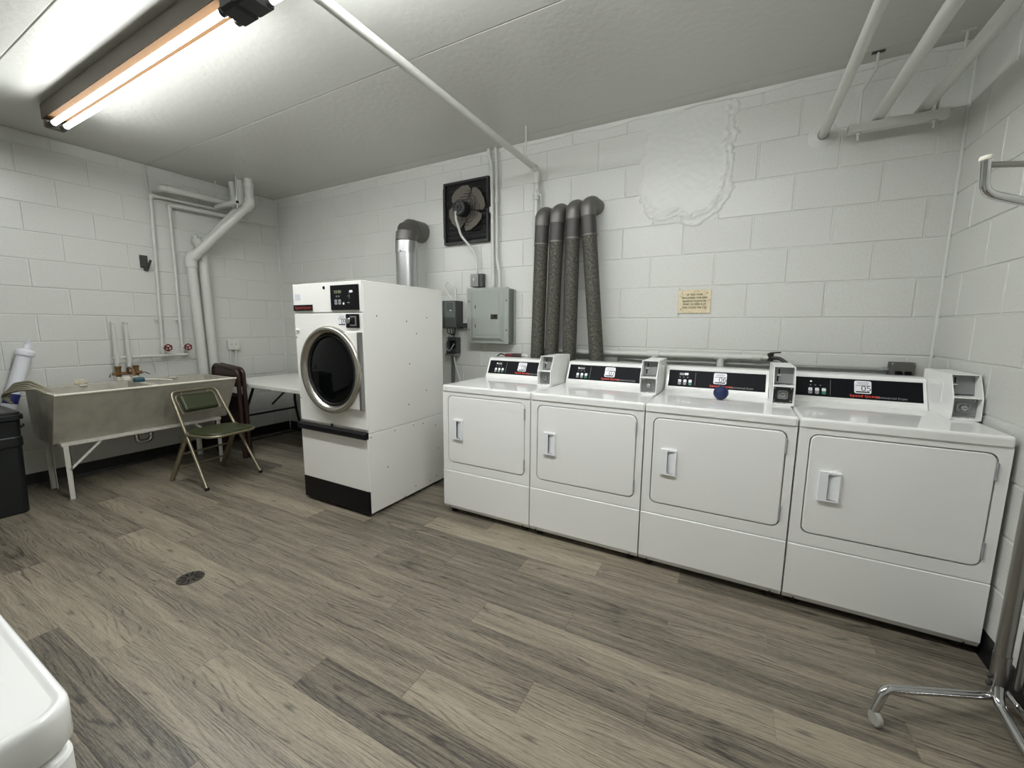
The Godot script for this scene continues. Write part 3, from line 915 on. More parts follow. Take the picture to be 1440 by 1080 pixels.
func folding_table():
	var t := thing("folding_table", "white plastic folding table behind the tall dryer", "table", V(1.02, 0, 0.475))
	var wp := mat("table_white", Color8(224, 223, 216), 0.5)
	part("table_top", plate_mesh(1.52, 0.76, 0.03, [[0.006, 0.0], [0.0, 0.006], [0.0, 0.034], [0.003, 0.040], [0.008, 0.042]], 5), wp, t, V(0, 0.688, 0))
	var bk := mat("black_steel", Color8(20, 20, 22), 0.45, 0.2)
	for sx in [-1.0, 1.0]:
		var x: float = sx * 0.55
		for sz in [-1.0, 1.0]:
			part("leg", tb(fillet([V(x - sx * 0.06, 0.69, sz * 0.22), V(x + sx * 0.02, 0.46, sz * 0.26), V(x + sx * 0.02, 0.34, sz * 0.27), V(x - sx * 0.02, 0.012, sz * 0.31)], 0.06), 0.0135, 10), bk, t)
		part("crossbar", tb([V(x + sx * 0.02, 0.36, -0.27), V(x + sx * 0.02, 0.36, 0.27)], 0.011, 8), bk, t)
		part("floor_bar", tb([V(x - sx * 0.012, 0.10, -0.30), V(x - sx * 0.012, 0.10, 0.30)], 0.010, 8), bk, t)
		part("brace", tb([V(x + sx * 0.02, 0.44, 0.0), V(x - sx * 0.34, 0.68, 0.0)], 0.010, 8), bk, t)

func green_chair():
	# axes: +x of the chair points out of the seat front, z across
	var t := thing("folding_chair", "green vinyl folding chair with brass-coloured frame in front of the sink", "chair", V(1.005, 0, 1.345), 0.10)
	var fr := mat("chair_frame", Color8(150, 142, 120), 0.32, 0.75)
	var vin := mat("green_vinyl", Color8(50, 56, 30), 0.42)
	# long frame: front feet up to the back rail in one bent tube
	part("main_frame", tb(fillet([V(0.265, 0.01, 0.222), V(-0.185, 0.745, 0.175), V(-0.185, 0.745, -0.175), V(0.265, 0.01, -0.222)], 0.06, 8), 0.0125, 12), fr, t)
	for sz in [-1.0, 1.0]:
		part("rear_leg", tb([V(0.03, 0.43, sz * 0.195), V(-0.225, 0.01, sz * 0.205)], 0.0195, 10), fr, t)
		part("foot", cyl(0.016, 0.024, 10, 0.003), mats["rubber"], t, V(0.262, 0, sz * 0.222))
		part("foot", cyl(0.015, 0.024, 10, 0.003), mats["rubber"], t, V(-0.222, 0, sz * 0.205))
		part("link", bx(0.150, 0.014, 0.004), fr, t, V(-0.045, 0.405, sz * 0.182), V(0, 0, 0.35))
	part("rear_stretcher", tb([V(-0.165, 0.11, -0.203), V(-0.165, 0.11, 0.203)], 0.008, 8), fr, t)
	part("stretcher", tb([V(-0.085, 0.24, -0.2), V(-0.085, 0.24, 0.2)], 0.008, 8), fr, t)
	# seat: padded slab rounded at the front, metal edge
	var so := []
	for p in MB.rrect(0.40, 0.385, 0.10, 8): so.append(p)
	var seat := MB.new()
	seat.plate(0.385, 0.375, 0.10, [[0.0, 0.0], [0.0, 0.014], [0.004, 0.022], [0.016, 0.027], [0.05, 0.030]], 8, Transform3D(), true)
	part("seat", seat.done(), vin, t, V(0.135, 0.418, 0), V(0, 0, 0.03))
	var edge := []
	for p in MB.rrect(0.395, 0.387, 0.105, 8): edge.append(V(p.x, 0, p.y))
	edge.append(edge[0])
	part("seat_rim", tb(edge, 0.0105, 10), fr, t, V(0.135, 0.417, 0), V(0, 0, 0.03))
	# back pad hung in a wire frame inside the bend
	var tilt := atan2(0.45, 0.735)
	var pad := MB.new()
	pad.plate(0.265, 0.150, 0.02, [[0.004, -0.010], [0.0, -0.004], [0.0, 0.008], [0.006, 0.017], [0.02, 0.022]], 5, Transform3D(), true)
	part("back_pad", pad.done(), vin, t, V(-0.128, 0.645, 0), V(0, 0, 0) + V(0, 0, tilt - PI / 2) + V(0, 0, 0)).basis = Basis(V(0, 0, -1), V(cos(tilt), sin(tilt), 0), V(0, 0, -1).cross(V(cos(tilt), sin(tilt), 0)))
	var wire := []
	for p in MB.rrect(0.300, 0.175, 0.03, 5): wire.append(V(p.x, 0, p.y))
	wire.append(wire[0])
	part("wire_frame", tb(wire, 0.0035, 6), fr, t).transform = Transform3D(Basis(V(0, 0, -1), V(cos(tilt), sin(tilt), 0), V(0, 0, -1).cross(V(cos(tilt), sin(tilt), 0))), V(-0.131, 0.640, 0))
	for sz in [-1.0, 1.0]:
		part("wire_tie", tb([V(-0.084, 0.575, sz * 0.148), V(-0.080, 0.572, sz * 0.183)], 0.0035, 6), fr, t)
		part("pin", tb([V(-0.174, 0.712, sz * 0.10), V(-0.186, 0.745, sz * 0.10)], 0.005, 6), fr, t)

func brown_chairs():
	var br := mat("brown_enamel", Color8(50, 33, 28), 0.35, 0.2)
	var labels := ["folded brown metal chair leaning beside the sink end", "second folded brown metal chair, behind the first one"]
	for i in 2:
		var t := thing("folded_chair", labels[i], "chair", V(0.50, 0, 0.938 - 0.049 * i), 0.0, "brown folding chairs folded up")
		# folded flat: back frame, curved back plate, seat plate, rear legs
		part("main_frame", tb(fillet([V(-0.235, 0.01, 0.010), V(-0.225, 0.905, 0.0), V(0.205, 0.870, 0.0), V(0.235, 0.01, 0.010)], 0.075, 8), 0.0195, 10), br, t)
		var bp := MB.new()
		bp.extrude([Vector2(-0.225, 0.73), Vector2(0.222, 0.70), Vector2(0.215, 0.80), Vector2(0.175, 0.872), Vector2(-0.15, 0.902), Vector2(-0.215, 0.86)], -0.003, 0.003)
		part("back_plate", bp.done(), br, t, V(0, 0, 0.004))
		part("seat_plate", bx(0.40, 0.40, 0.010, 0.004), br, t, V(0, 0.42, -0.012))
		part("rear_legs", tb(fillet([V(-0.20, 0.012, -0.016), V(-0.19, 0.62, -0.012), V(0.19, 0.60, -0.012), V(0.215, 0.012, -0.016)], 0.05, 6), 0.0100, 10), br, t)
		for yy in [0.12, 0.22]:
			part("stretcher", tb([V(-0.20, yy, -0.016), V(0.20, yy, -0.016)], 0.006, 8), br, t)

func trash_can():
	var t := thing("trash_can", "dark green plastic trash can at the left edge", "trash can", V(0.44, 0, 2.505))
	var g := mat("trash_green", Color8(9, 16, 17), 0.5)
	var s := 0.70
	var b := MB.new()
	b.plate(0.44, 0.40, 0.05, [[0.035, 0.0], [0.02, 0.01], [0.008, s * 0.66], [0.0, s * 0.68], [0.0, s * 0.76], [0.006, s * 0.77], [0.0, s * 0.92]], 6)
	part("bin", b.done(), g, t)
	var r := MB.new()
	r.plate(0.47, 0.43, 0.06, [[0.016, s * 0.93], [0.0, s * 0.935], [0.0, s * 0.975], [0.012, s * 0.985]], 6)
	part("rim", r.done(), g, t)
	part("liner", plate_mesh(0.445, 0.405, 0.05, [[0.0, 0.0], [0.0, 0.02], [0.012, 0.026], [0.03, 0.010]], 6), mat("bag_black", Color8(30, 27, 26), 0.35), t, V(0, s * 0.975, 0))
	for sz in [-1.0, 1.0]:
		part("handle", bx(0.16, 0.035, 0.045, 0.012), g, t, V(0, s * 0.84, sz * 0.215))

# ---------------------------------------------------------------- garment rack
func garment_rack():
	var t := thing("garment_rack", "chrome rolling garment rack by the right-hand wall", "rack", V(5.726, 0, 1.215))
	var ch: Material = mats["chrome"]
	var dull := mat("worn_chrome", Color8(150, 148, 144), 0.28, 0.9)
	var L := V(5.726, 0, 1.215)
	part("pole", tb([V(0, 0.10, 0), V(0, 1.62, 0)], 0.0205, 18), dull, t)
	part("sleeve", tb([V(0, 0.07, 0), V(0, 0.215, 0)], 0.0225, 18), dull, t)
	part("second_pole", tb([V(0.040, 0.11, 0.012), V(0.040, 1.72, 0.012)], 0.010, 12), dull, t)
	for k in 2: part("bolt", cyl(0.007, 0.012, 8, 0.002), mats["screw"], t, V(-0.020, 0.105 + 0.028 * k, 0.012), V(0, 0, PI / 2))
	part("bolt", cyl(0.008, 0.014, 8, 0.002), mats["screw"], t, V(0.050, 0.11, 0.02), V(0, 0, -PI / 2))
	# three legs: to the left caster, towards the camera, to the right
	part("leg", tb(fillet([V(0.0, 0.060, 0.0), off(L, 5.66, 0.070, 1.262), off(L, 5.375, 0.125, 1.455), off(L, 5.350, 0.045, 1.472)], 0.035, 8), 0.0135, 14), ch, t)
	part("leg", tb(fillet([V(0.0, 0.11, 0.004), V(-0.006, 0.055, 0.04), off(L, 5.715, 0.045, 1.40), off(L, 5.70, 0.045, 2.3)], 0.05, 8), 0.0150, 14), ch, t)
	part("leg", tb(fillet([V(0.02, 0.085, 0.0), V(0.045, 0.055, 0.02), V(0.062, 0.045, 0.16), V(0.065, 0.045, 0.30)], 0.03, 8), 0.011, 12), ch, t)
	var wheel := mat("caster_grey", Color8(170, 168, 160), 0.5)
	for q in [[5.352, 1.472], [5.70, 2.29], [5.79, 1.505]]:
		part("caster", cyl(0.024, 0.016, 20, 0.003), wheel, t, off(L, q[0] + 0.010, 0.0245, q[1] + 0.004), V(0, 0.5, PI / 2))
		part("caster_fork", bx(0.010, 0.034, 0.012, 0.003), mats["black_plastic"], t, off(L, q[0], 0.042, q[1]))
	# upper arm curving up to a white-capped end, hanging rod behind it
	part("arm", tb(fillet([off(L, 5.726, 1.605, 1.215), off(L, 5.64, 1.655, 1.24), off(L, 5.484, 1.705, 1.278), off(L, 5.476, 1.797, 1.28)], 0.045, 8), 0.0125, 14), ch, t)
	part("end_cap", cyl(0.0150, 0.014, 14, 0.003), mat("cap_white", Color8(232, 230, 214), 0.5), t, off(L, 5.476, 1.797, 1.28), V(0, 0, 0.12))
	part("hanging_rod", tb([off(L, 5.486, 1.785, 1.277), off(L, 5.766, 1.765, 1.227)], 0.0085, 12), dull, t)

# ---------------------------------------------------------------- things on the dryer wall
func wall_fan():
	var t := thing("exhaust_fan", "black square wall exhaust fan with wire guard and dusty blades", "fan", V(2.722, 2.275, 0.0))
	var bk := mat("fan_black", Color8(24, 24, 25), 0.5)
	var dust := mat("fan_blade_dusty", Color8(98, 93, 84), 0.6)
	var f := MB.new()
	f.frame(0.466, 0.520, Vector2.ZERO, 0.430, 0.485, 0.01, 0.0, 0.038, 3)
	part("frame", f.done(), bk, t)
	part("shroud", bx(0.440, 0.495, 0.006), mat("fan_dark", Color8(14, 14, 15), 0.6), t, V(0, 0, 0.002))
	for k in 11:
		part("louver", bx(0.43, 0.026, 0.003), bk, t, V(0, -0.22 + 0.044 * k, 0.010), V(0.5, 0, 0))
	for k in 4:
		var a := k * PI / 2 + 0.65
		var bm := MB.new()
		var pts := []
		for q in 9:
			var s := q / 8.0
			pts.append(Vector2(0.035 + 0.15 * sin(s * PI), 0) + Vector2(0, 0))
		var pl := [Vector2(0.02, -0.02), Vector2(0.06, -0.070), Vector2(0.11, -0.120), Vector2(0.15, -0.118), Vector2(0.180, -0.07), Vector2(0.192, 0.0), Vector2(0.182, 0.055), Vector2(0.15, 0.085), Vector2(0.09, 0.060), Vector2(0.03, 0.02)]
		bm.extrude(pl, -0.0015, 0.0015)
		part("blade", bm.done(), dust, t, V(0.035, 0.02, 0.024), V(0.28 * sin(a), -0.28 * cos(a), a))
	part("hub", cyl(0.032, 0.03, 18, 0.004), bk, t, V(0.035, 0.02, 0.012), FACE)
	var motor := MB.new()
	motor.lathe([[0.0, 0.0], [0.062, 0.0], [0.066, 0.006], [0.066, 0.075], [0.060, 0.083], [0.048, 0.083], [0.046, 0.078], [0.030, 0.078], [0.028, 0.084], [0.012, 0.084], [0.010, 0.078], [0.0, 0.078]], 26, Transform3D(Basis(V(1, 0, 0), V(0, 0, 1), V(0, -1, 0)), Vector3.ZERO))
	part("motor", motor.done(), bk, t, V(-0.005, 0.015, 0.050))
	for k in 4: part("motor_vent", bx(0.020, 0.010, 0.002), mat("fan_grey", Color8(70, 70, 72), 0.5), t, V(-0.005, 0.015, 0.1285) + Basis(V(0, 0, 1), k * PI / 2 + 0.4) * V(0.039, 0, 0), V(0, 0, k * PI / 2 + 0.4 + PI / 2))
	# wire guard: concentric rounded squares, spokes
	for k in 8:
		var s := 0.07 + 0.022 * k
		var p := []
		for q in MB.rrect(2 * s, 2.05 * s, 0.03, 3): p.append(V(q.x, q.y, 0.052 + 0.010 * (1.0 - k / 8.0)))
		p.append(p[0])
		part("guard_wire", tb(p, 0.0021, 5), bk, t)
	for k in 8:
		var a := k * PI / 4 + PI / 8
		part("guard_spoke", tb([V(0.06 * cos(a), 0.06 * sin(a), 0.060), V(0.235 * cos(a), 0.25 * sin(a), 0.040)], 0.0018, 5), bk, t)

func electrics():
	var pp: Material = mats["pipe_paint"]
	var gp := mat("panel_grey", Color8(150, 156, 148), 0.42)
	var dk := mat("box_dark_grey", Color8(66, 70, 69), 0.45)
	# flexible conduit from fan motor to switch box
	var fc := thing("flexible_conduit", "white flexible conduit from the wall fan down to the switch box", "conduit", V(2.83, 1.745, 0.04))
	part("conduit", tb(moved(fillet([V(2.690, 2.262, 0.135), V(2.680, 2.20, 0.115), V(2.700, 2.07, 0.07), V(2.810, 1.945, 0.045), V(2.842, 1.86, 0.04), V(2.842, 1.748, 0.04)], 0.09, 8), fc.position), 0.0105, 10), pp, fc)
	var sb := thing("switch_box", "small grey switch box above the electrical panel", "switch", V(2.838, 1.69, 0.0))
	part("box", bx(0.110, 0.112, 0.052, 0.004), dk, sb, V(0.012, 0, 0.026))
	part("cover", bx(0.080, 0.108, 0.012, 0.003), mats["steel"], sb, V(-0.010, 0, 0.060))
	part("toggle", bx(0.014, 0.024, 0.016, 0.004), mats["sticker_white"], sb, V(-0.010, 0.006, 0.070), V(0.3, 0, 0))
	# two conduits from the ceiling
	var c1 := thing("electrical_conduit", "thick painted conduit from ceiling to panel, left of the pair", "conduit", V(3.000, 1.62, 0.03), 0.0, "panel conduits")
	part("pipe", tb(moved(fillet([V(2.955, H, 0.03), V(2.962, 2.68, 0.03), V(2.985, 2.60, 0.03), V(3.002, 1.62, 0.03)], 0.2), c1.position), 0.0145, 12), pp, c1)
	part("coupling", cyl(0.021, 0.05, 12, 0.005), pp, c1, V(2.985, 2.235, 0.03) - c1.position)
	part("connector", cyl(0.019, 0.03, 12, 0.004), pp, c1, V(0, 0, 0))
	var c2 := thing("electrical_conduit", "thinner painted conduit bending into the panel top, right of the pair", "conduit", V(3.072, 1.62, 0.03), 0.0, "panel conduits")
	part("pipe", tb(moved(fillet([V(3.018, H, 0.028), V(3.030, 2.62, 0.028), V(3.036, 1.86, 0.028), V(3.070, 1.74, 0.045), V(3.072, 1.62, 0.045)], 0.1), c2.position), 0.0125, 12), pp, c2)
	part("coupling", cyl(0.018, 0.045, 12, 0.004), pp, c2, V(3.033, 2.31, 0.028) - c2.position)
	# breaker panel
	var pn := thing("breaker_box", "grey metal breaker panel on the dryer wall", "electrical panel", V(2.985, 1.385, 0.0))
	part("box", bx(0.400, 0.446, 0.090, 0.003), mat("box_galvanised", Color8(128, 128, 124), 0.45, 0.7), pn, V(0.006, 0.0, 0.045))
	part("mounting_flange", bx(0.408, 0.452, 0.012, 0.002), gp, pn, V(0.018, -0.008, 0.008))
	var cv := MB.new()
	cv.plate(0.412, 0.468, 0.004, [[0.0, 0.0], [0.0, 0.010], [0.030, 0.012]], 3)
	part("cover", cv.done(), gp, pn, V(-0.002, 0.002, 0.090), FACE)
	# raised tray with sloping sides, then the flat door
	var tr := MB.new()
	tr.plate(0.330, 0.430, 0.002, [[0.0, 0.0], [0.028, 0.022], [0.0285, 0.0221]], 2)
	part("raised_tray", tr.done(), gp, pn, V(0.0, 0.002, 0.100), FACE)
	part("panel_door", bx(0.232, 0.330, 0.004, 0.0015), gp, pn, V(0.012, 0.0, 0.1235))
	part("latch", bx(0.066, 0.040, 0.006, 0.002), mat("latch_dark", Color8(40, 38, 36), 0.4), pn, V(0.082, -0.008, 0.127))
	part("latch_button", bx(0.020, 0.016, 0.004, 0.001), mats["black_plastic"], pn, V(0.094, -0.004, 0.1305))
	for sx in [-1.0, 1.0]:
		for sy in [-0.118, 0.125]: part("screw", cyl(0.006, 0.004, 10, 0.001), mats["screw"], pn, V(sx * 0.186, sy, 0.100), FACE)
	for sy in [-0.085, 0.075]: part("hinge", bx(0.005, 0.030, 0.005, 0.001), mats["screw"], pn, V(-0.108, sy, 0.125))
	part("maker_badge", bx(0.034, 0.009, 0.001), mats["print_grey"], pn, V(0.0, 0.199, 0.1165), V(-0.66, 0, 0))
	# wireway between controller and panel
	var ww := thing("wire_nipple", "short dark wireway between the controller and the panel", "conduit", V(2.735, 1.305, 0.0))
	part("duct", bx(0.150, 0.040, 0.05, 0.003), dk, ww, V(0, 0, 0.026))
	# controller box, cable loop, lower box
	var cb := thing("control_box", "dark grey dryer controller box with a cable loop on top", "control box", V(2.590, 1.28, 0.0))
	part("box", bx(0.150, 0.245, 0.115, 0.004), dk, cb, V(0, 0.118, 0.0585))
	part("cover", bx(0.112, 0.225, 0.010, 0.003), gp if false else mat("controller_grey", Color8(92, 97, 95), 0.45), cb, V(0.018, 0.118, 0.120))
	for k in 5: part("vent_slot", bx(0.070, 0.004, 0.001), mats["black_plastic"], cb, V(0.018, 0.215 - 0.014 * k, 0.1255))
	part("switch", bx(0.018, 0.008, 0.008, 0.002), mats["sticker_white"], cb, V(0.028, 0.155, 0.128))
	part("cable_loop", tb(fillet([V(0.050, 0.15, 0.10), V(0.058, 0.24, 0.09), V(0.052, 0.34, 0.08), V(-0.035, 0.425, 0.08), V(-0.075, 0.36, 0.08), V(-0.02, 0.29, 0.085), V(0.045, 0.225, 0.09)], 0.06, 8), 0.0075, 8), pp, cb)
	for k in 3:
		part("wire", tb(fillet([V(-0.04 + 0.03 * k, 0.0, 0.09), V(-0.03 + 0.035 * k, -0.05 - 0.015 * k, 0.10), V(0.05, -0.055, 0.10), V(0.05, 0.0, 0.09)], 0.03), 0.004, 6), mats["rubber"], cb)
	var lb := thing("junction_box", "dark junction box with loose wires behind the tall dryer", "junction box", V(2.575, 1.04, 0.0))
	part("box", bx(0.120, 0.145, 0.06, 0.004), dk, lb, V(0, 0.085, 0.031))
	part("outlet_face", bx(0.070, 0.08, 0.008, 0.003), mats["black_plastic"], lb, V(0.012, 0.09, 0.064))
	part("bracket", bx(0.115, 0.020, 0.09, 0.003), mats["steel"], lb, V(0, 0.0, 0.045))
	part("wire", tb(fillet([V(-0.04, 0.17, 0.05), V(-0.05, 0.08, 0.09), V(0.0, 0.02, 0.10), V(0.05, 0.10, 0.09)], 0.04), 0.005, 8), mats["print_grey"], lb)
	part("wire", tb(fillet([V(-0.05, 0.05, 0.06), V(-0.02, -0.0, 0.11), V(0.06, 0.06, 0.09)], 0.03), 0.005, 8), mats["rubber"], lb)
	part("conduit", tb([V(-0.01, -0.01, 0.03), V(-0.01, -1.03, 0.03)], 0.016, 10), mat("conduit_dark", Color8(110, 112, 108), 0.45, 0.3), lb)
	part("cord", tb(fillet([V(0.02, 0.0, 0.06), V(0.04, -0.10, 0.06), V(0.11, -0.26, 0.07), V(0.26, -0.42, 0.08)], 0.15, 8), 0.006, 8), pp, lb)
	# outlet box on the right with its conduit
	var ob := thing("outlet_box", "dark grey outlet box above the right-hand dryer", "outlet", V(5.685, 1.072, 0.0), 0.0, "outlets on the dryer wall")
	part("box", bx(0.105, 0.085, 0.055, 0.003), dk, ob, V(0, 0, 0.028))
	part("cover", bx(0.104, 0.084, 0.004, 0.001), mat("outlet_cover", Color8(92, 90, 86), 0.45), ob, V(0, 0, 0.057))
	for sx in [-0.018, 0.022]: part("plug", bx(0.030, 0.034, 0.026, 0.006), mats["black_plastic"], ob, V(sx, -0.022, 0.068))
	for sx in [-0.046, 0.046]: part("screw", cyl(0.004, 0.003, 8), mats["chrome"], ob, V(sx, 0.034, 0.058), FACE)
	var oc := thing("outlet_conduit", "thin grey conduit running to the right-hand outlet box", "conduit", V(4.08, 1.06, 0.03))
	part("pipe", tb(moved(fillet([V(4.06, 1.072, 0.017), V(4.16, 1.071, 0.017), V(4.30, 1.060, 0.017), V(5.63, 1.068, 0.017)], 0.2), oc.position), 0.0105, 10), mat("conduit_grey", Color8(150, 151, 147), 0.4), oc)
	part("connector", tb([V(1.53, 0.008, -0.012), V(1.555, 0.008, -0.012)], 0.015, 10), mats["galvanised"], oc)
	var ol := thing("outlet_box", "outlet box with two plugs behind dryer 07", "outlet", V(4.03, 1.035, 0.0), 0.0, "outlets on the dryer wall")
	part("box", bx(0.110, 0.078, 0.055, 0.003), gp, ol, V(0.005, 0, 0.028))
	for sx in [-0.028, 0.026]: part("plug", bx(0.034, 0.036, 0.030, 0.007), mats["black_plastic"], ol, V(sx, -0.008, 0.068))

func dryer_wall_pipes():
	var pp: Material = mats["pipe_paint"]
	# sprinkler line from the camera side, down the wall
	var sp := thing("ceiling_pipe", "white pipe crossing the ceiling and dropping down the dryer wall", "pipe", V(3.405, 0.95, 0.05))
	var S := V(3.405, 0.95, 0.05)
	part("pipe", tb([off(S, 3.415, 2.503, D - 0.02), off(S, 3.405, 2.503, 0.085)], 0.0215, 16), pp, sp)
	part("elbow", tb(fillet([off(S, 3.405, 2.503, 0.13), off(S, 3.405, 2.503, 0.05), off(S, 3.405, 2.40, 0.05)], 0.035, 8), 0.0265, 16), pp, sp)
	part("drop_pipe", tb([off(S, 3.405, 2.45, 0.05), off(S, 3.402, 0.95, 0.05)], 0.0185, 14), pp, sp)
	part("union", cyl(0.030, 0.034, 8, 0.004), pp, sp, off(S, 3.405, 2.300, 0.05))
	part("valve_body", cyl(0.025, 0.075, 12, 0.006), pp, sp, off(S, 3.405, 2.275, 0.05))
	part("valve_lever", bx(0.010, 0.095, 0.012, 0.003), pp, sp, off(S, 3.452, 2.270, 0.060), V(0, 0, 0.10))
	part("valve_stem", tb([off(S, 3.40, 2.312, 0.05), off(S, 3.455, 2.312, 0.06)], 0.008, 8), pp, sp)
	part("hanger_rod", tb([off(S, 3.405, H, 0.24), off(S, 3.405, 2.525, 0.24)], 0.006, 8), pp, sp)
	part("hanger_clamp", tb([off(S, 3.405, 2.535, 0.24), off(S, 3.405, 2.515, 0.24)], 0.012, 8), pp, sp)
	# gas header behind the dryers
	var gp := thing("gas_pipe", "painted gas pipe with tees behind the dryers", "pipe", V(3.40, 1.105, 0.08))
	var G := V(3.40, 1.105, 0.08)
	part("pipe", tb([off(G, 3.42, 1.104, 0.045), off(G, 4.99, 1.112, 0.045)], 0.0185, 14), pp, gp)
	for x in [4.348, 4.775]:
		part("tee", tb([off(G, x - 0.036, 1.109, 0.045), off(G, x + 0.036, 1.109, 0.045)], 0.0245, 14), pp, gp)
		part("tee_branch", tb([off(G, x, 1.10, 0.045), off(G, x, 1.045, 0.045)], 0.022, 14), pp, gp)
		part("drop", tb([off(G, x, 1.06, 0.045), off(G, x, 0.80, 0.045)], 0.015, 12), pp, gp)
	part("coupling", tb([off(G, 4.955, 1.112, 0.045), off(G, 5.0, 1.112, 0.045)], 0.0235, 12), pp, gp)
	var dk := mat("valve_dark", Color8(52, 50, 44), 0.4, 0.5)
	part("nipple", tb([off(G, 4.99, 1.113, 0.045), off(G, 5.045, 1.113, 0.045)], 0.014, 12), pp, gp)
	part("gas_valve", cyl(0.018, 0.05, 8, 0.003), dk, gp, off(G, 5.055, 1.092, 0.045))
	part("valve_handle", bx(0.065, 0.008, 0.014, 0.003), dk, gp, off(G, 5.075, 1.148, 0.085), V(0, 0.3, 0.1))
	part("gas_hose", tb(fillet([off(G, 5.06, 1.113, 0.075), off(G, 5.10, 1.116, 0.10), off(G, 5.14, 1.085, 0.12), off(G, 5.17, 1.0, 0.13)], 0.05), 0.011, 10), mat("hose_black", Color8(40, 40, 40), 0.4), gp)
	# red-taped union at the left end
	var un := thing("gas_shutoff", "dark red pipe union and white elbow behind dryer 08", "valve", V(3.10, 1.055, 0.09))
	part("union", tb([V(0.06, 0.0, 0), V(0.19, 0.004, 0)], 0.017, 10), mat("red_tape", Color8(112, 30, 34), 0.5), un)
	part("dark_nipple", tb([V(0.13, 0.002, 0.004), V(0.215, 0.004, 0.004)], 0.0195, 10), mat("brown_nipple", Color8(62, 44, 40), 0.5), un)
	part("white_elbow", tb(fillet([V(0.20, 0.004, 0), V(0.268, 0.006, 0), V(0.268, -0.10, 0)], 0.03), 0.017, 10), pp, un)
	part("wire", tb(fillet([V(0.07, 0.0, 0.01), V(0.02, 0.018, 0.02), V(-0.03, -0.03, 0.03)], 0.03), 0.005, 8), mats["rubber"], un)
	# notice on the wall
	var sg := thing("wall_sign", "small yellowed notice screwed to the block wall", "sign", V(4.586, 1.475, 0.0))
	var paper := mat("sign_cream", Color8(226, 216, 188), 0.5)
	paper.albedo_texture = noise_tex(0.03, 61, 256, 4, false, 1.0, grad([[0.0, Color8(206, 190, 158)], [0.30, Color8(240, 234, 220)], [1.0, Color.WHITE]]))
	world_tex(paper, 3.1)
	part("board", bx(0.205, 0.157, 0.006, 0.001), paper, sg, V(0, 0, 0.0045))
	var lines := ["IF YOU STOP", "MACHINES FOR ANY", "REASON PLEASE BE", "SURE TO CHECK IT", "AND CLOSE THE LID"]
	for k in 5:
		words(lines[k], 0.0125, mats["ink"], sg, V(0.002, 0.046 - 0.0215 * k, 0.008), Vector3.ZERO, 0.98, 800, "lettering", HORIZONTAL_ALIGNMENT_CENTER)
	for q in [[-0.078, 0.055], [0.078, 0.055], [-0.082, -0.052], [0.074, -0.052]]:
		part("screw", cyl(0.0035, 0.003, 8), mats["screw"], sg, V(q[0], q[1], 0.007), FACE)

func ducts():
	var speck := mat("dusty_duct", Color8(118, 116, 108), 0.62, 0.25)
	speck.albedo_texture = noise_tex(0.04, 41, 512, 5, false, 1.0, grad([[0.0, Color8(120, 120, 118)], [0.42, Color8(140, 140, 136)], [0.50, Color8(190, 190, 184)], [0.62, Color8(170, 170, 165)], [0.80, Color8(235, 234, 228)], [1.0, Color.WHITE]]))
	world_tex(speck, 2.4)
	var col := mat("duct_collar", Color8(72, 70, 67), 0.5, 0.3)
	var cap := mat("duct_elbow", Color8(110, 108, 104), 0.45, 0.45)
	# [top x, bottom x, top y, bottom y, bottom z, label]
	var spec := [
		[3.500, 3.472, 2.070, 0.92, 0.140, "leftmost of the four dusty grey exhaust ducts"],
		[3.622, 3.592, 2.080, 0.92, 0.140, "second dusty exhaust duct from the white drop pipe"],
		[3.748, 3.744, 2.092, 0.92, 0.140, "third dusty exhaust duct from the white drop pipe"],
		[3.862, 3.975, 2.100, 0.92, 0.145, "rightmost dusty exhaust duct, leaning away from the others"]]
	for s in spec:
		var t := thing("exhaust_duct", s[5], "duct", V(s[1], s[3], s[4]), 0.0, "exhaust ducts on the dryer wall")
		var top := V(s[0] - s[1], s[2] - s[3], 0.0)
		var bot := V(0, 0, 0)
		var dir := (top - bot).normalized()
		part("pipe", tb([bot, top - dir * 0.10], 0.0525, 22), speck, t)
		part("collar", tb([top - dir * 0.155, top - dir * 0.015], 0.0545, 22), col, t)
		part("collar_band", tb([top - dir * 0.158, top - dir * 0.148], 0.0565, 22), cap, t)
		part("elbow", tb(fillet([top - dir * 0.02, top + dir * 0.055, top + V(0.012, 0.078, -0.05), V(top.x + 0.020, top.y + 0.075, 0.002 - s[4])], 0.06, 4), 0.0555, 22), cap, t)
	# galvanised vent of the tall dryer
	var v := thing("vent_duct", "shiny galvanised vent duct rising from the tall dryer", "duct", V(2.205, 1.58, 0.215))
	var ga: Material = mats["galvanised"]
	var R := 0.098
	# the duct drops behind the cabinet top
	part("pipe", tb([V(0, -0.30, 0), V(0, 0.44, 0)], R * 0.96, 32), ga, v)
	part("collar", tb([V(0, 0.36, 0), V(0, 0.46, 0)], R * 1.0, 32), ga, v)
	part("screw", cyl(0.006, 0.006, 8), mats["screw"], v, V(0.02, 0.365, R), FACE)
	# segmented elbow in three gores
	var g1 := V(0, 0.455, 0); var g2 := V(0.0, 0.535, -0.012); var g3 := V(0.0, 0.575, -0.075); var g4 := V(0, 0.578, -0.212)
	part("elbow_gore", tb([g1, g2], R * 0.97, 32), cap, v)
	part("elbow_gore", tb([g2, g3], R * 0.95, 32), cap, v)
	part("elbow_gore", tb([g3, g4], R * 0.94, 32), cap, v)
	for q in [g2, g3]: part("gore_seam", tb([q - (g3 - g2).normalized() * 0.005, q + (g3 - g2).normalized() * 0.005], R * 1.0, 32), cap, v)

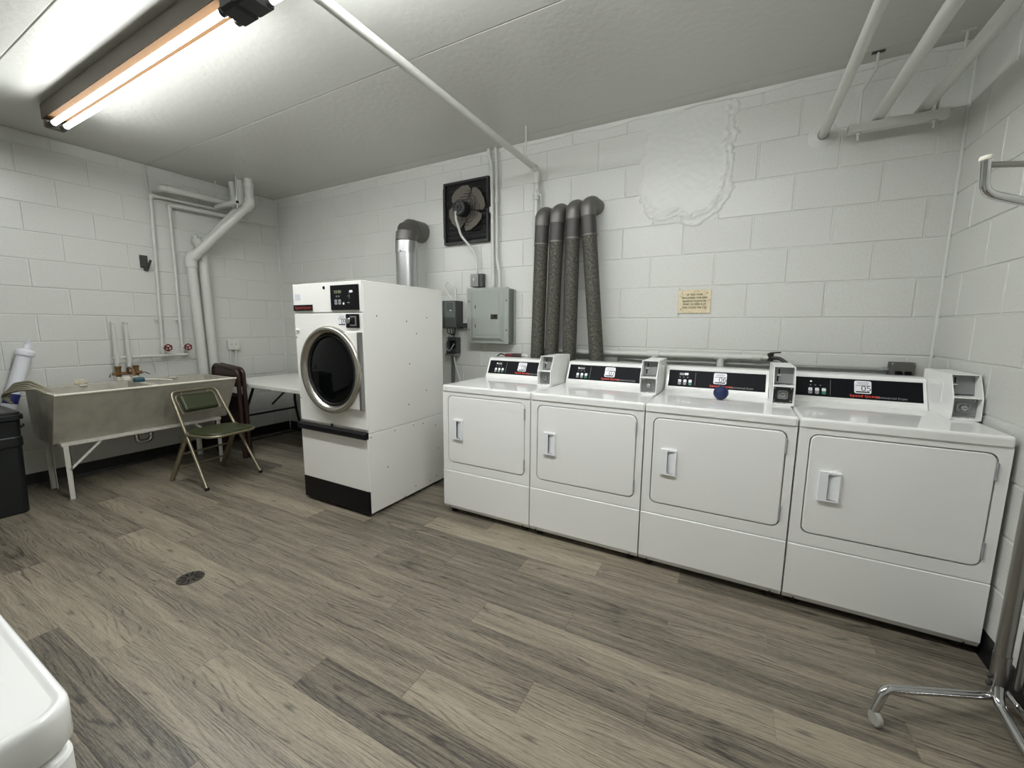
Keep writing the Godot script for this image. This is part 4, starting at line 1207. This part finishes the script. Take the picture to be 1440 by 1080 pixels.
func right_pipes():
	var pp: Material = mats["pipe_paint"]
	var spec := [[5.212, 2.405, 0.0, 0.0225, "leftmost white overhead pipe near the right-hand wall, entering the block wall"], [5.440, 2.425, 0.0, 0.0270, "middle white overhead pipe resting on the strut bracket"], [5.625, 2.428, 0.0, 0.0270, "white overhead pipe nearest the right-hand wall"]]
	for s in spec:
		var t := thing("overhead_pipe", s[4], "pipe", V(s[0], s[1], 0.0), 0.0, "overhead pipes by the right-hand wall")
		part("pipe", tb([V(0, 0, -0.002), V(0.0, 0, D - 0.02)], s[3], 18), pp, t)
		if s[0] < 5.3:
			var col := MB.new()
			col.lathe([[0.028, 0.014], [0.05, 0.006], [0.075, 0.0]], 14, Transform3D(Basis(V(1, 0, 0), V(0, 0, 1), V(0, -1, 0)), Vector3.ZERO), true)
			part("plaster_collar", col.done(), mats["painted_block_coarse"], t)
	var st := thing("strut_bracket", "painted strut channel hung on rods under two overhead pipes", "bracket", V(5.51, 2.372, 0.105))
	var ch := MB.new()
	ch.extrude([Vector2(-0.0205, -0.0205), Vector2(0.0205, -0.0205), Vector2(0.0205, 0.0205), Vector2(0.012, 0.0205), Vector2(0.012, 0.0165), Vector2(0.0165, 0.0165), Vector2(0.0165, -0.0165), Vector2(-0.0165, -0.0165), Vector2(-0.0165, 0.0165), Vector2(-0.012, 0.0165), Vector2(-0.012, 0.0205), Vector2(-0.0205, 0.0205)], -0.200, 0.200, Transform3D(Basis(V(0, 0, 1), V(0, 1, 0), V(-1, 0, 0)), Vector3.ZERO))
	part("channel", ch.done(), pp, st)
	part("rod", tb(fillet([V(-0.15, -0.058, 0), V(-0.158, 0.185, 0), V(-0.106, 0.285, 0), V(-0.106, 0.366, 0)], 0.04), 0.006, 8), pp, st)
	part("rod", tb(fillet([V(0.152, -0.058, 0), V(0.160, 0.14, 0), V(0.226, 0.262, 0), V(0.228, 0.366, 0)], 0.04), 0.006, 8), pp, st)
	for x in [-0.106, 0.228]:
		part("ceiling_plate", bx(0.055, 0.006, 0.02, 0.001), mats["screw"] if x < 0 else pp, st, V(x, 0.364, 0))
	for x in [-0.15, 0.152]: part("nut", cyl(0.011, 0.010, 6), pp, st, V(x, -0.032, 0))

func left_pipes():
	var pp: Material = mats["pipe_paint"]
	var red := mat("valve_red", Color8(112, 24, 30), 0.4)
	# two supply risers into one header with a valve each
	var sup := thing("water_supply_pipes", "thin white supply pipes with two red valve handles above the sink", "pipe", V(0.04, 0.83, 1.33))
	var P := sup.position
	part("riser", tb([off(P, 0.04, 1.0, 1.247), off(P, 0.04, 2.464, 1.212)], 0.0140, 12), pp, sup)
	part("riser", tb([off(P, 0.04, 1.0, 1.085), off(P, 0.04, 2.410, 1.075)], 0.0140, 12), pp, sup)
	part("branch", tb([off(P, 0.04, 2.466, 1.215), off(P, 0.05, 2.476, 0.535)], 0.0130, 12), pp, sup)
	part("branch", tb([off(P, 0.06, 2.410, 1.08), off(P, 0.10, 2.420, 0.40)], 0.0200, 12), pp, sup)
	part("elbow", tb(fillet([off(P, 0.04, 2.43, 1.213), off(P, 0.04, 2.468, 1.213), off(P, 0.04, 2.468, 1.165)], 0.02), 0.0190, 12), pp, sup)
	part("elbow", tb(fillet([off(P, 0.04, 2.37, 1.075), off(P, 0.045, 2.412, 1.075), off(P, 0.055, 2.412, 1.0)], 0.02), 0.0215, 12), pp, sup)
	part("hanger_rod", tb([off(P, 0.03, 2.47, 1.222), off(P, 0.03, H, 1.232)], 0.005, 8), pp, sup)
	part("header", tb([off(P, 0.095, 0.998, 1.632), off(P, 0.04, 0.999, 1.050)], 0.0145, 12), pp, sup)
	for z in [1.604, 1.520]:
		part("stub", tb([off(P, 0.10, 0.905, z + 0.006), off(P, 0.10, 1.305, z)], 0.0150, 12), pp, sup)
		part("stub_cap", cyl(0.019, 0.02, 12, 0.003), pp, sup, off(P, 0.10, 1.295, z))
		part("tee", tb([off(P, 0.10, 0.955, z), off(P, 0.10, 1.03, z)], 0.0205, 12), pp, sup)
	for z in [1.245, 1.083]:
		part("valve_body", tb([off(P, 0.04, 1.03, z), off(P, 0.04, 1.10, z)], 0.019, 12), pp, sup)
		part("valve_stem", tb([off(P, 0.04, 1.065, z), off(P, 0.115, 1.075, z - 0.012)], 0.008, 8), mats["steel"], sup)
		var hw := Node3D.new(); hw.name = "handwheel"; sup.add_child(hw, true)
		hw.position = off(P, 0.12, 1.075, z - 0.014); hw.rotation.z = -PI / 2
		var ring := []
		for k in 19: ring.append(V(cos(TAU * k / 18.0), 0, sin(TAU * k / 18.0)) * (0.028 + 0.003 * cos(TAU * k / 3.0)))
		part("rim", tb(ring, 0.0065, 8), red, hw)
		for k in 3:
			var d := V(cos(TAU * k / 3.0), 0, sin(TAU * k / 3.0)) * 0.028
			part("spoke", tb([V(0, 0, 0), d], 0.005, 6), red, hw)
		part("wheel_hub", cyl(0.009, 0.012, 10, 0.002), red, hw, V(0, -0.006, 0))
	for z in [1.245, 1.08]: part("strap", bx(0.014, 0.014, 0.075, 0.003), pp, sup, off(P, 0.032, 1.342, z))
	part("support_wire", tb([off(P, 0.075, 1.0, 1.352), off(P, 0.11, 0.85, 1.345)], 0.0022, 6), mats["steel"], sup)
	# big drain stacks
	var dr := thing("drain_pipe", "thick white drain pipe that slants up from the sink corner to the ceiling", "pipe", V(0.12, 0.45, 0.955), 0.0, "drain pipes in the sink corner")
	var Q := dr.position
	part("stack", tb([off(Q, 0.10, 0.30, 0.935), off(Q, 0.10, 1.90, 0.965)], 0.0410, 20), pp, dr)
	part("elbow", tb(fillet([off(Q, 0.10, 1.85, 0.964), off(Q, 0.10, 1.935, 0.966), off(Q, 0.138, 1.99, 0.92)], 0.05), 0.0500, 20), pp, dr)
	part("slanted_pipe", tb([off(Q, 0.10, 1.925, 0.966), off(Q, 0.43, 2.50, 0.55)], 0.0400, 20), pp, dr)
	part("upper_elbow", tb(fillet([off(Q, 0.405, 2.455, 0.583), off(Q, 0.435, 2.51, 0.545), off(Q, 0.437, 2.56, 0.545)], 0.05), 0.0480, 20), pp, dr)
	part("ceiling_stub", tb([off(Q, 0.437, 2.53, 0.545), off(Q, 0.437, H, 0.545)], 0.0400, 20), pp, dr)
	part("coupling", cyl(0.047, 0.05, 20, 0.004), pp, dr, off(Q, 0.437, 2.655, 0.545))
	var d2 := thing("drain_pipe", "straight white drain pipe behind the slanted one", "pipe", V(0.07, 0.45, 0.845), 0.0, "drain pipes in the sink corner")
	var R := d2.position
	part("stack", tb([off(R, 0.07, 0.45, 0.83), off(R, 0.07, 2.08, 0.845)], 0.0440, 20), pp, d2)
	part("slanted_pipe", tb([off(R, 0.07, 2.06, 0.845), off(R, 0.30, 2.50, 0.55)], 0.0400, 20), pp, d2)
	part("cleanout", tb([off(R, 0.075, 2.05, 0.85), off(R, 0.085, 2.14, 0.90)], 0.0450, 20), pp, d2)
	part("cleanout_plug", tb([off(R, 0.085, 2.13, 0.895), off(R, 0.090, 2.165, 0.915)], 0.026, 8), pp, d2)
	part("ceiling_stub", tb([off(R, 0.312, 2.46, 0.56), off(R, 0.312, H, 0.56)], 0.0420, 20), pp, d2)
	# upper pipe resting on the trapeze
	var up := thing("upper_pipe", "white capped pipe resting on a hanger bracket near the left corner", "pipe", V(0.15, 2.533, 0.86))
	var U := up.position
	part("pipe", tb(fillet([off(U, 0.0, 2.52, 1.165), off(U, 0.15, 2.533, 1.155), off(U, 0.15, 2.535, 0.56), off(U, 0.205, 2.54, 0.56), off(U, 0.205, H, 0.585)], 0.03), 0.0290, 14), pp, up)
	part("coupling", tb([off(U, 0.15, 2.533, 1.13), off(U, 0.15, 2.533, 1.04)], 0.0345, 14), pp, up)
	var st := thing("hanger_bracket", "painted channel bracket on two rods in the left corner", "bracket", V(0.25, 2.485, 0.685))
	part("channel", bx(0.385, 0.036, 0.036, 0.003), pp, st, V(0.0275, 0, 0))
	part("channel_end", bx(0.004, 0.024, 0.024), mats["black_plastic"], st, V(0.2205, 0, 0))
	part("rod", tb([V(0.212, -0.05, 0), V(0.225, 0.255, 0.0)], 0.006, 8), mats["galvanised"], st)
	part("rod", tb([V(-0.145, -0.03, 0), V(-0.145, 0.255, 0.0)], 0.005, 8), pp, st)
	var th := thing("riser_pair", "two thin pipe stubs going up into the ceiling near the corner", "pipe", V(0.065, 2.46, 0.42))
	part("stub", tb([V(0.0, 0.0, 0.09), V(0.0, 0.28, 0.09)], 0.020, 12), pp, th)
	part("stub", tb([V(0.06, 0.0, 0.04), V(0.06, 0.28, 0.04)], 0.016, 12), pp, th)
	part("flange", cyl(0.034, 0.008, 12), pp, th, V(0.0, 0.262, 0.09))
	# small dark bracket on the wall
	var bk := thing("wall_bracket", "small dark metal bracket on the left wall", "bracket", V(0.0, 1.79, 1.29))
	var dm := mat("bracket_dark", Color8(70, 70, 68), 0.5, 0.3)
	part("plate", bx(0.006, 0.115, 0.060, 0.001), dm, bk, V(0.006, 0.075, 0.012))
	part("arm", bx(0.095, 0.012, 0.018, 0.002), dm, bk, V(0.048, 0.050, -0.010), V(0, 0.15, 0.95))
	part("foot_tab", bx(0.020, 0.05, 0.030, 0.002), dm, bk, V(0.014, 0.018, 0.004))
	# outlet on the left wall
	var ou := thing("wall_outlet", "painted double outlet on the left wall above the table", "outlet", V(0.0, 1.08, 0.61))
	var plate := mat("outlet_plate", Color8(214, 213, 205), 0.4)
	part("box", bx(0.045, 0.100, 0.105, 0.004), pp, ou, V(0.022, 0, 0))
	part("face_plate", bx(0.004, 0.108, 0.115, 0.001), plate, ou, V(0.046, 0, 0))
	for z in [-0.026, 0.022]:
		part("socket", bx(0.002, 0.026, 0.020, 0.0008), plate, ou, V(0.0485, 0.004, z))
		for dz in [-0.005, 0.005]: part("slot", bx(0.001, 0.010, 0.003), mats["ink"], ou, V(0.0498, 0.005, z + dz))
	for z in [-0.026, 0.032]: part("conduit", tb(fillet([V(0.022, -0.05, z), V(0.022, -0.12, z), V(0.012, -0.25, z), V(0.012, -0.60, z)], 0.05), 0.0105, 10), pp, ou)

# ---------------------------------------------------------------- small things
func small_things():
	# water filter leaning on the wall beside the sink
	var wf := thing("water_filter", "white cylindrical water filter leaning on the wall left of the sink", "filter", V(0.11, 0.735, 2.235))
	wf.rotation = V(-0.31, 0, 0.06)
	var wh := mat("filter_white", Color8(226, 229, 234), 0.35)
	var fm := MB.new()
	fm.lathe([[0.0, -0.12], [0.036, -0.12], [0.040, -0.11], [0.042, 0.335], [0.0, 0.335]], 26)
	part("housing", fm.done(), wh, wf)
	var cm := MB.new()
	cm.lathe([[0.042, 0.325], [0.052, 0.330], [0.054, 0.340], [0.054, 0.362], [0.048, 0.374], [0.024, 0.380], [0.020, 0.384], [0.020, 0.412], [0.016, 0.418], [0.016, 0.430], [0.0, 0.430]], 26)
	part("cap", cm.done(), wh, wf)
	for sx in [-1.0, 1.0]: part("port", cyl(0.008, 0.02, 10, 0.002), wh, wf, V(sx * 0.011, 0.426, 0))
	part("label", tb([V(0, -0.04, 0), V(0, 0.035, 0)], 0.0412, 26), mat("filter_label_blue", Color8(38, 46, 104), 0.4), wf)
	# coiled hose over the sink rim
	var ho := thing("coiled_hose", "grey coiled rope hose draped over the left end of the sink", "hose", V(0.30, 0.808, 2.235))
	var hm := mat("hose_grey", Color8(136, 131, 112), 0.6)
	for k in 5:
		var j := float(k) - 2.0
		part("strand", tb(fillet([V(0.30 + 0.030 * j, -0.06, -0.13 + 0.010 * j), V(0.25 + 0.026 * j, 0.016 + 0.006 * absf(j), -0.062 + 0.012 * j), V(0.15 + 0.022 * j, 0.048 - 0.012 * j, -0.01 + 0.018 * j), V(0.03 + 0.020 * j, 0.024 - 0.014 * j, 0.045 + 0.014 * j), V(-0.02 + 0.016 * j, -0.05 + 0.008 * j, 0.060 + 0.010 * j), V(0.06 + 0.018 * j, -0.075, 0.052)], 0.07, 6), 0.0085, 8), hm, ho)
	# blue scrub brush in the sink
	var br := thing("scrub_brush", "blue-headed scrub brush with white handle in the sink", "brush", V(0.42, 0.813, 1.58), 1.3)
	var blue := mat("brush_blue", Color8(34, 72, 88), 0.6)
	var hd := MB.new()
	hd.plate(0.075, 0.05, 0.015, [[0.004, -0.016], [0.0, -0.010], [0.0, 0.014], [0.008, 0.022]], 5, Transform3D(), true)
	part("head", hd.done(), blue, br, V(0, 0.012, 0))
	part("handle", tb(fillet([V(0.03, 0.010, 0), V(0.12, 0.006, 0.0), V(0.22, -0.008, 0)], 0.05), [0.009, 0.009, 0.008, 0.008, 0.008, 0.008, 0.008, 0.008, 0.007], 10), mat("brush_handle", Color8(214, 210, 198), 0.45), br)
	# white scrubber
	var sc := thing("scouring_brush", "small round white bristle brush on the sink back edge", "brush", V(0.215, 0.808, 1.885))
	part("base", cyl(0.034, 0.014, 18, 0.004), mat("scrub_base", Color8(190, 180, 150), 0.5), sc)
	var bs := MB.new()
	for k in 26:
		var a := k * 2.39996; var r := 0.033 * sqrt((k + 0.5) / 26.0)
		bs.tube([V(r * cos(a), 0.010, r * sin(a)), V(r * 1.25 * cos(a), 0.048 - r * 0.35, r * 1.25 * sin(a))], [0.0042, 0.0028], 5)
	var bristles := part("bristles", bs.done(), mat("bristle_white", Color8(226, 220, 202), 0.6), sc)
	bristles.set_meta("kind", "stuff")
	# blue ball on dryer 06
	var ba := thing("rubber_ball", "dark blue textured ball on top of dryer 06", "ball", V(4.805, 0.905, 0.585))
	var bm := MB.new()
	var prof := []
	for k in 17: prof.append([0.038 * sin(PI * k / 16.0), 0.038 - 0.038 * cos(PI * k / 16.0)])
	bm.lathe(prof, 28, Transform3D(), true)
	var bmt := mat("ball_blue", Color8(24, 40, 84), 0.6)
	part("ball", bm.done(), bmt, ba)
	# floor drain
	var fd := thing("floor_drain", "round slotted metal drain cover in the vinyl floor", "drain", V(2.478, 0.0, 2.174))
	var dm := mat("drain_metal", Color8(92, 88, 80), 0.35, 0.8)
	part("cover", cyl(0.060, 0.004, 36, 0.0015), dm, fd)
	for k in 10:
		var a := TAU * k / 10.0
		part("slot", bx(0.032, 0.0008, 0.006), mats["black_plastic"], fd, V(0.034 * cos(a), 0.0042, -0.034 * sin(a)), V(0, a, 0))
	part("raised_tab", bx(0.006, 0.012, 0.006, 0.001), mats["chrome"], fd, V(-0.006, 0.008, -0.030))
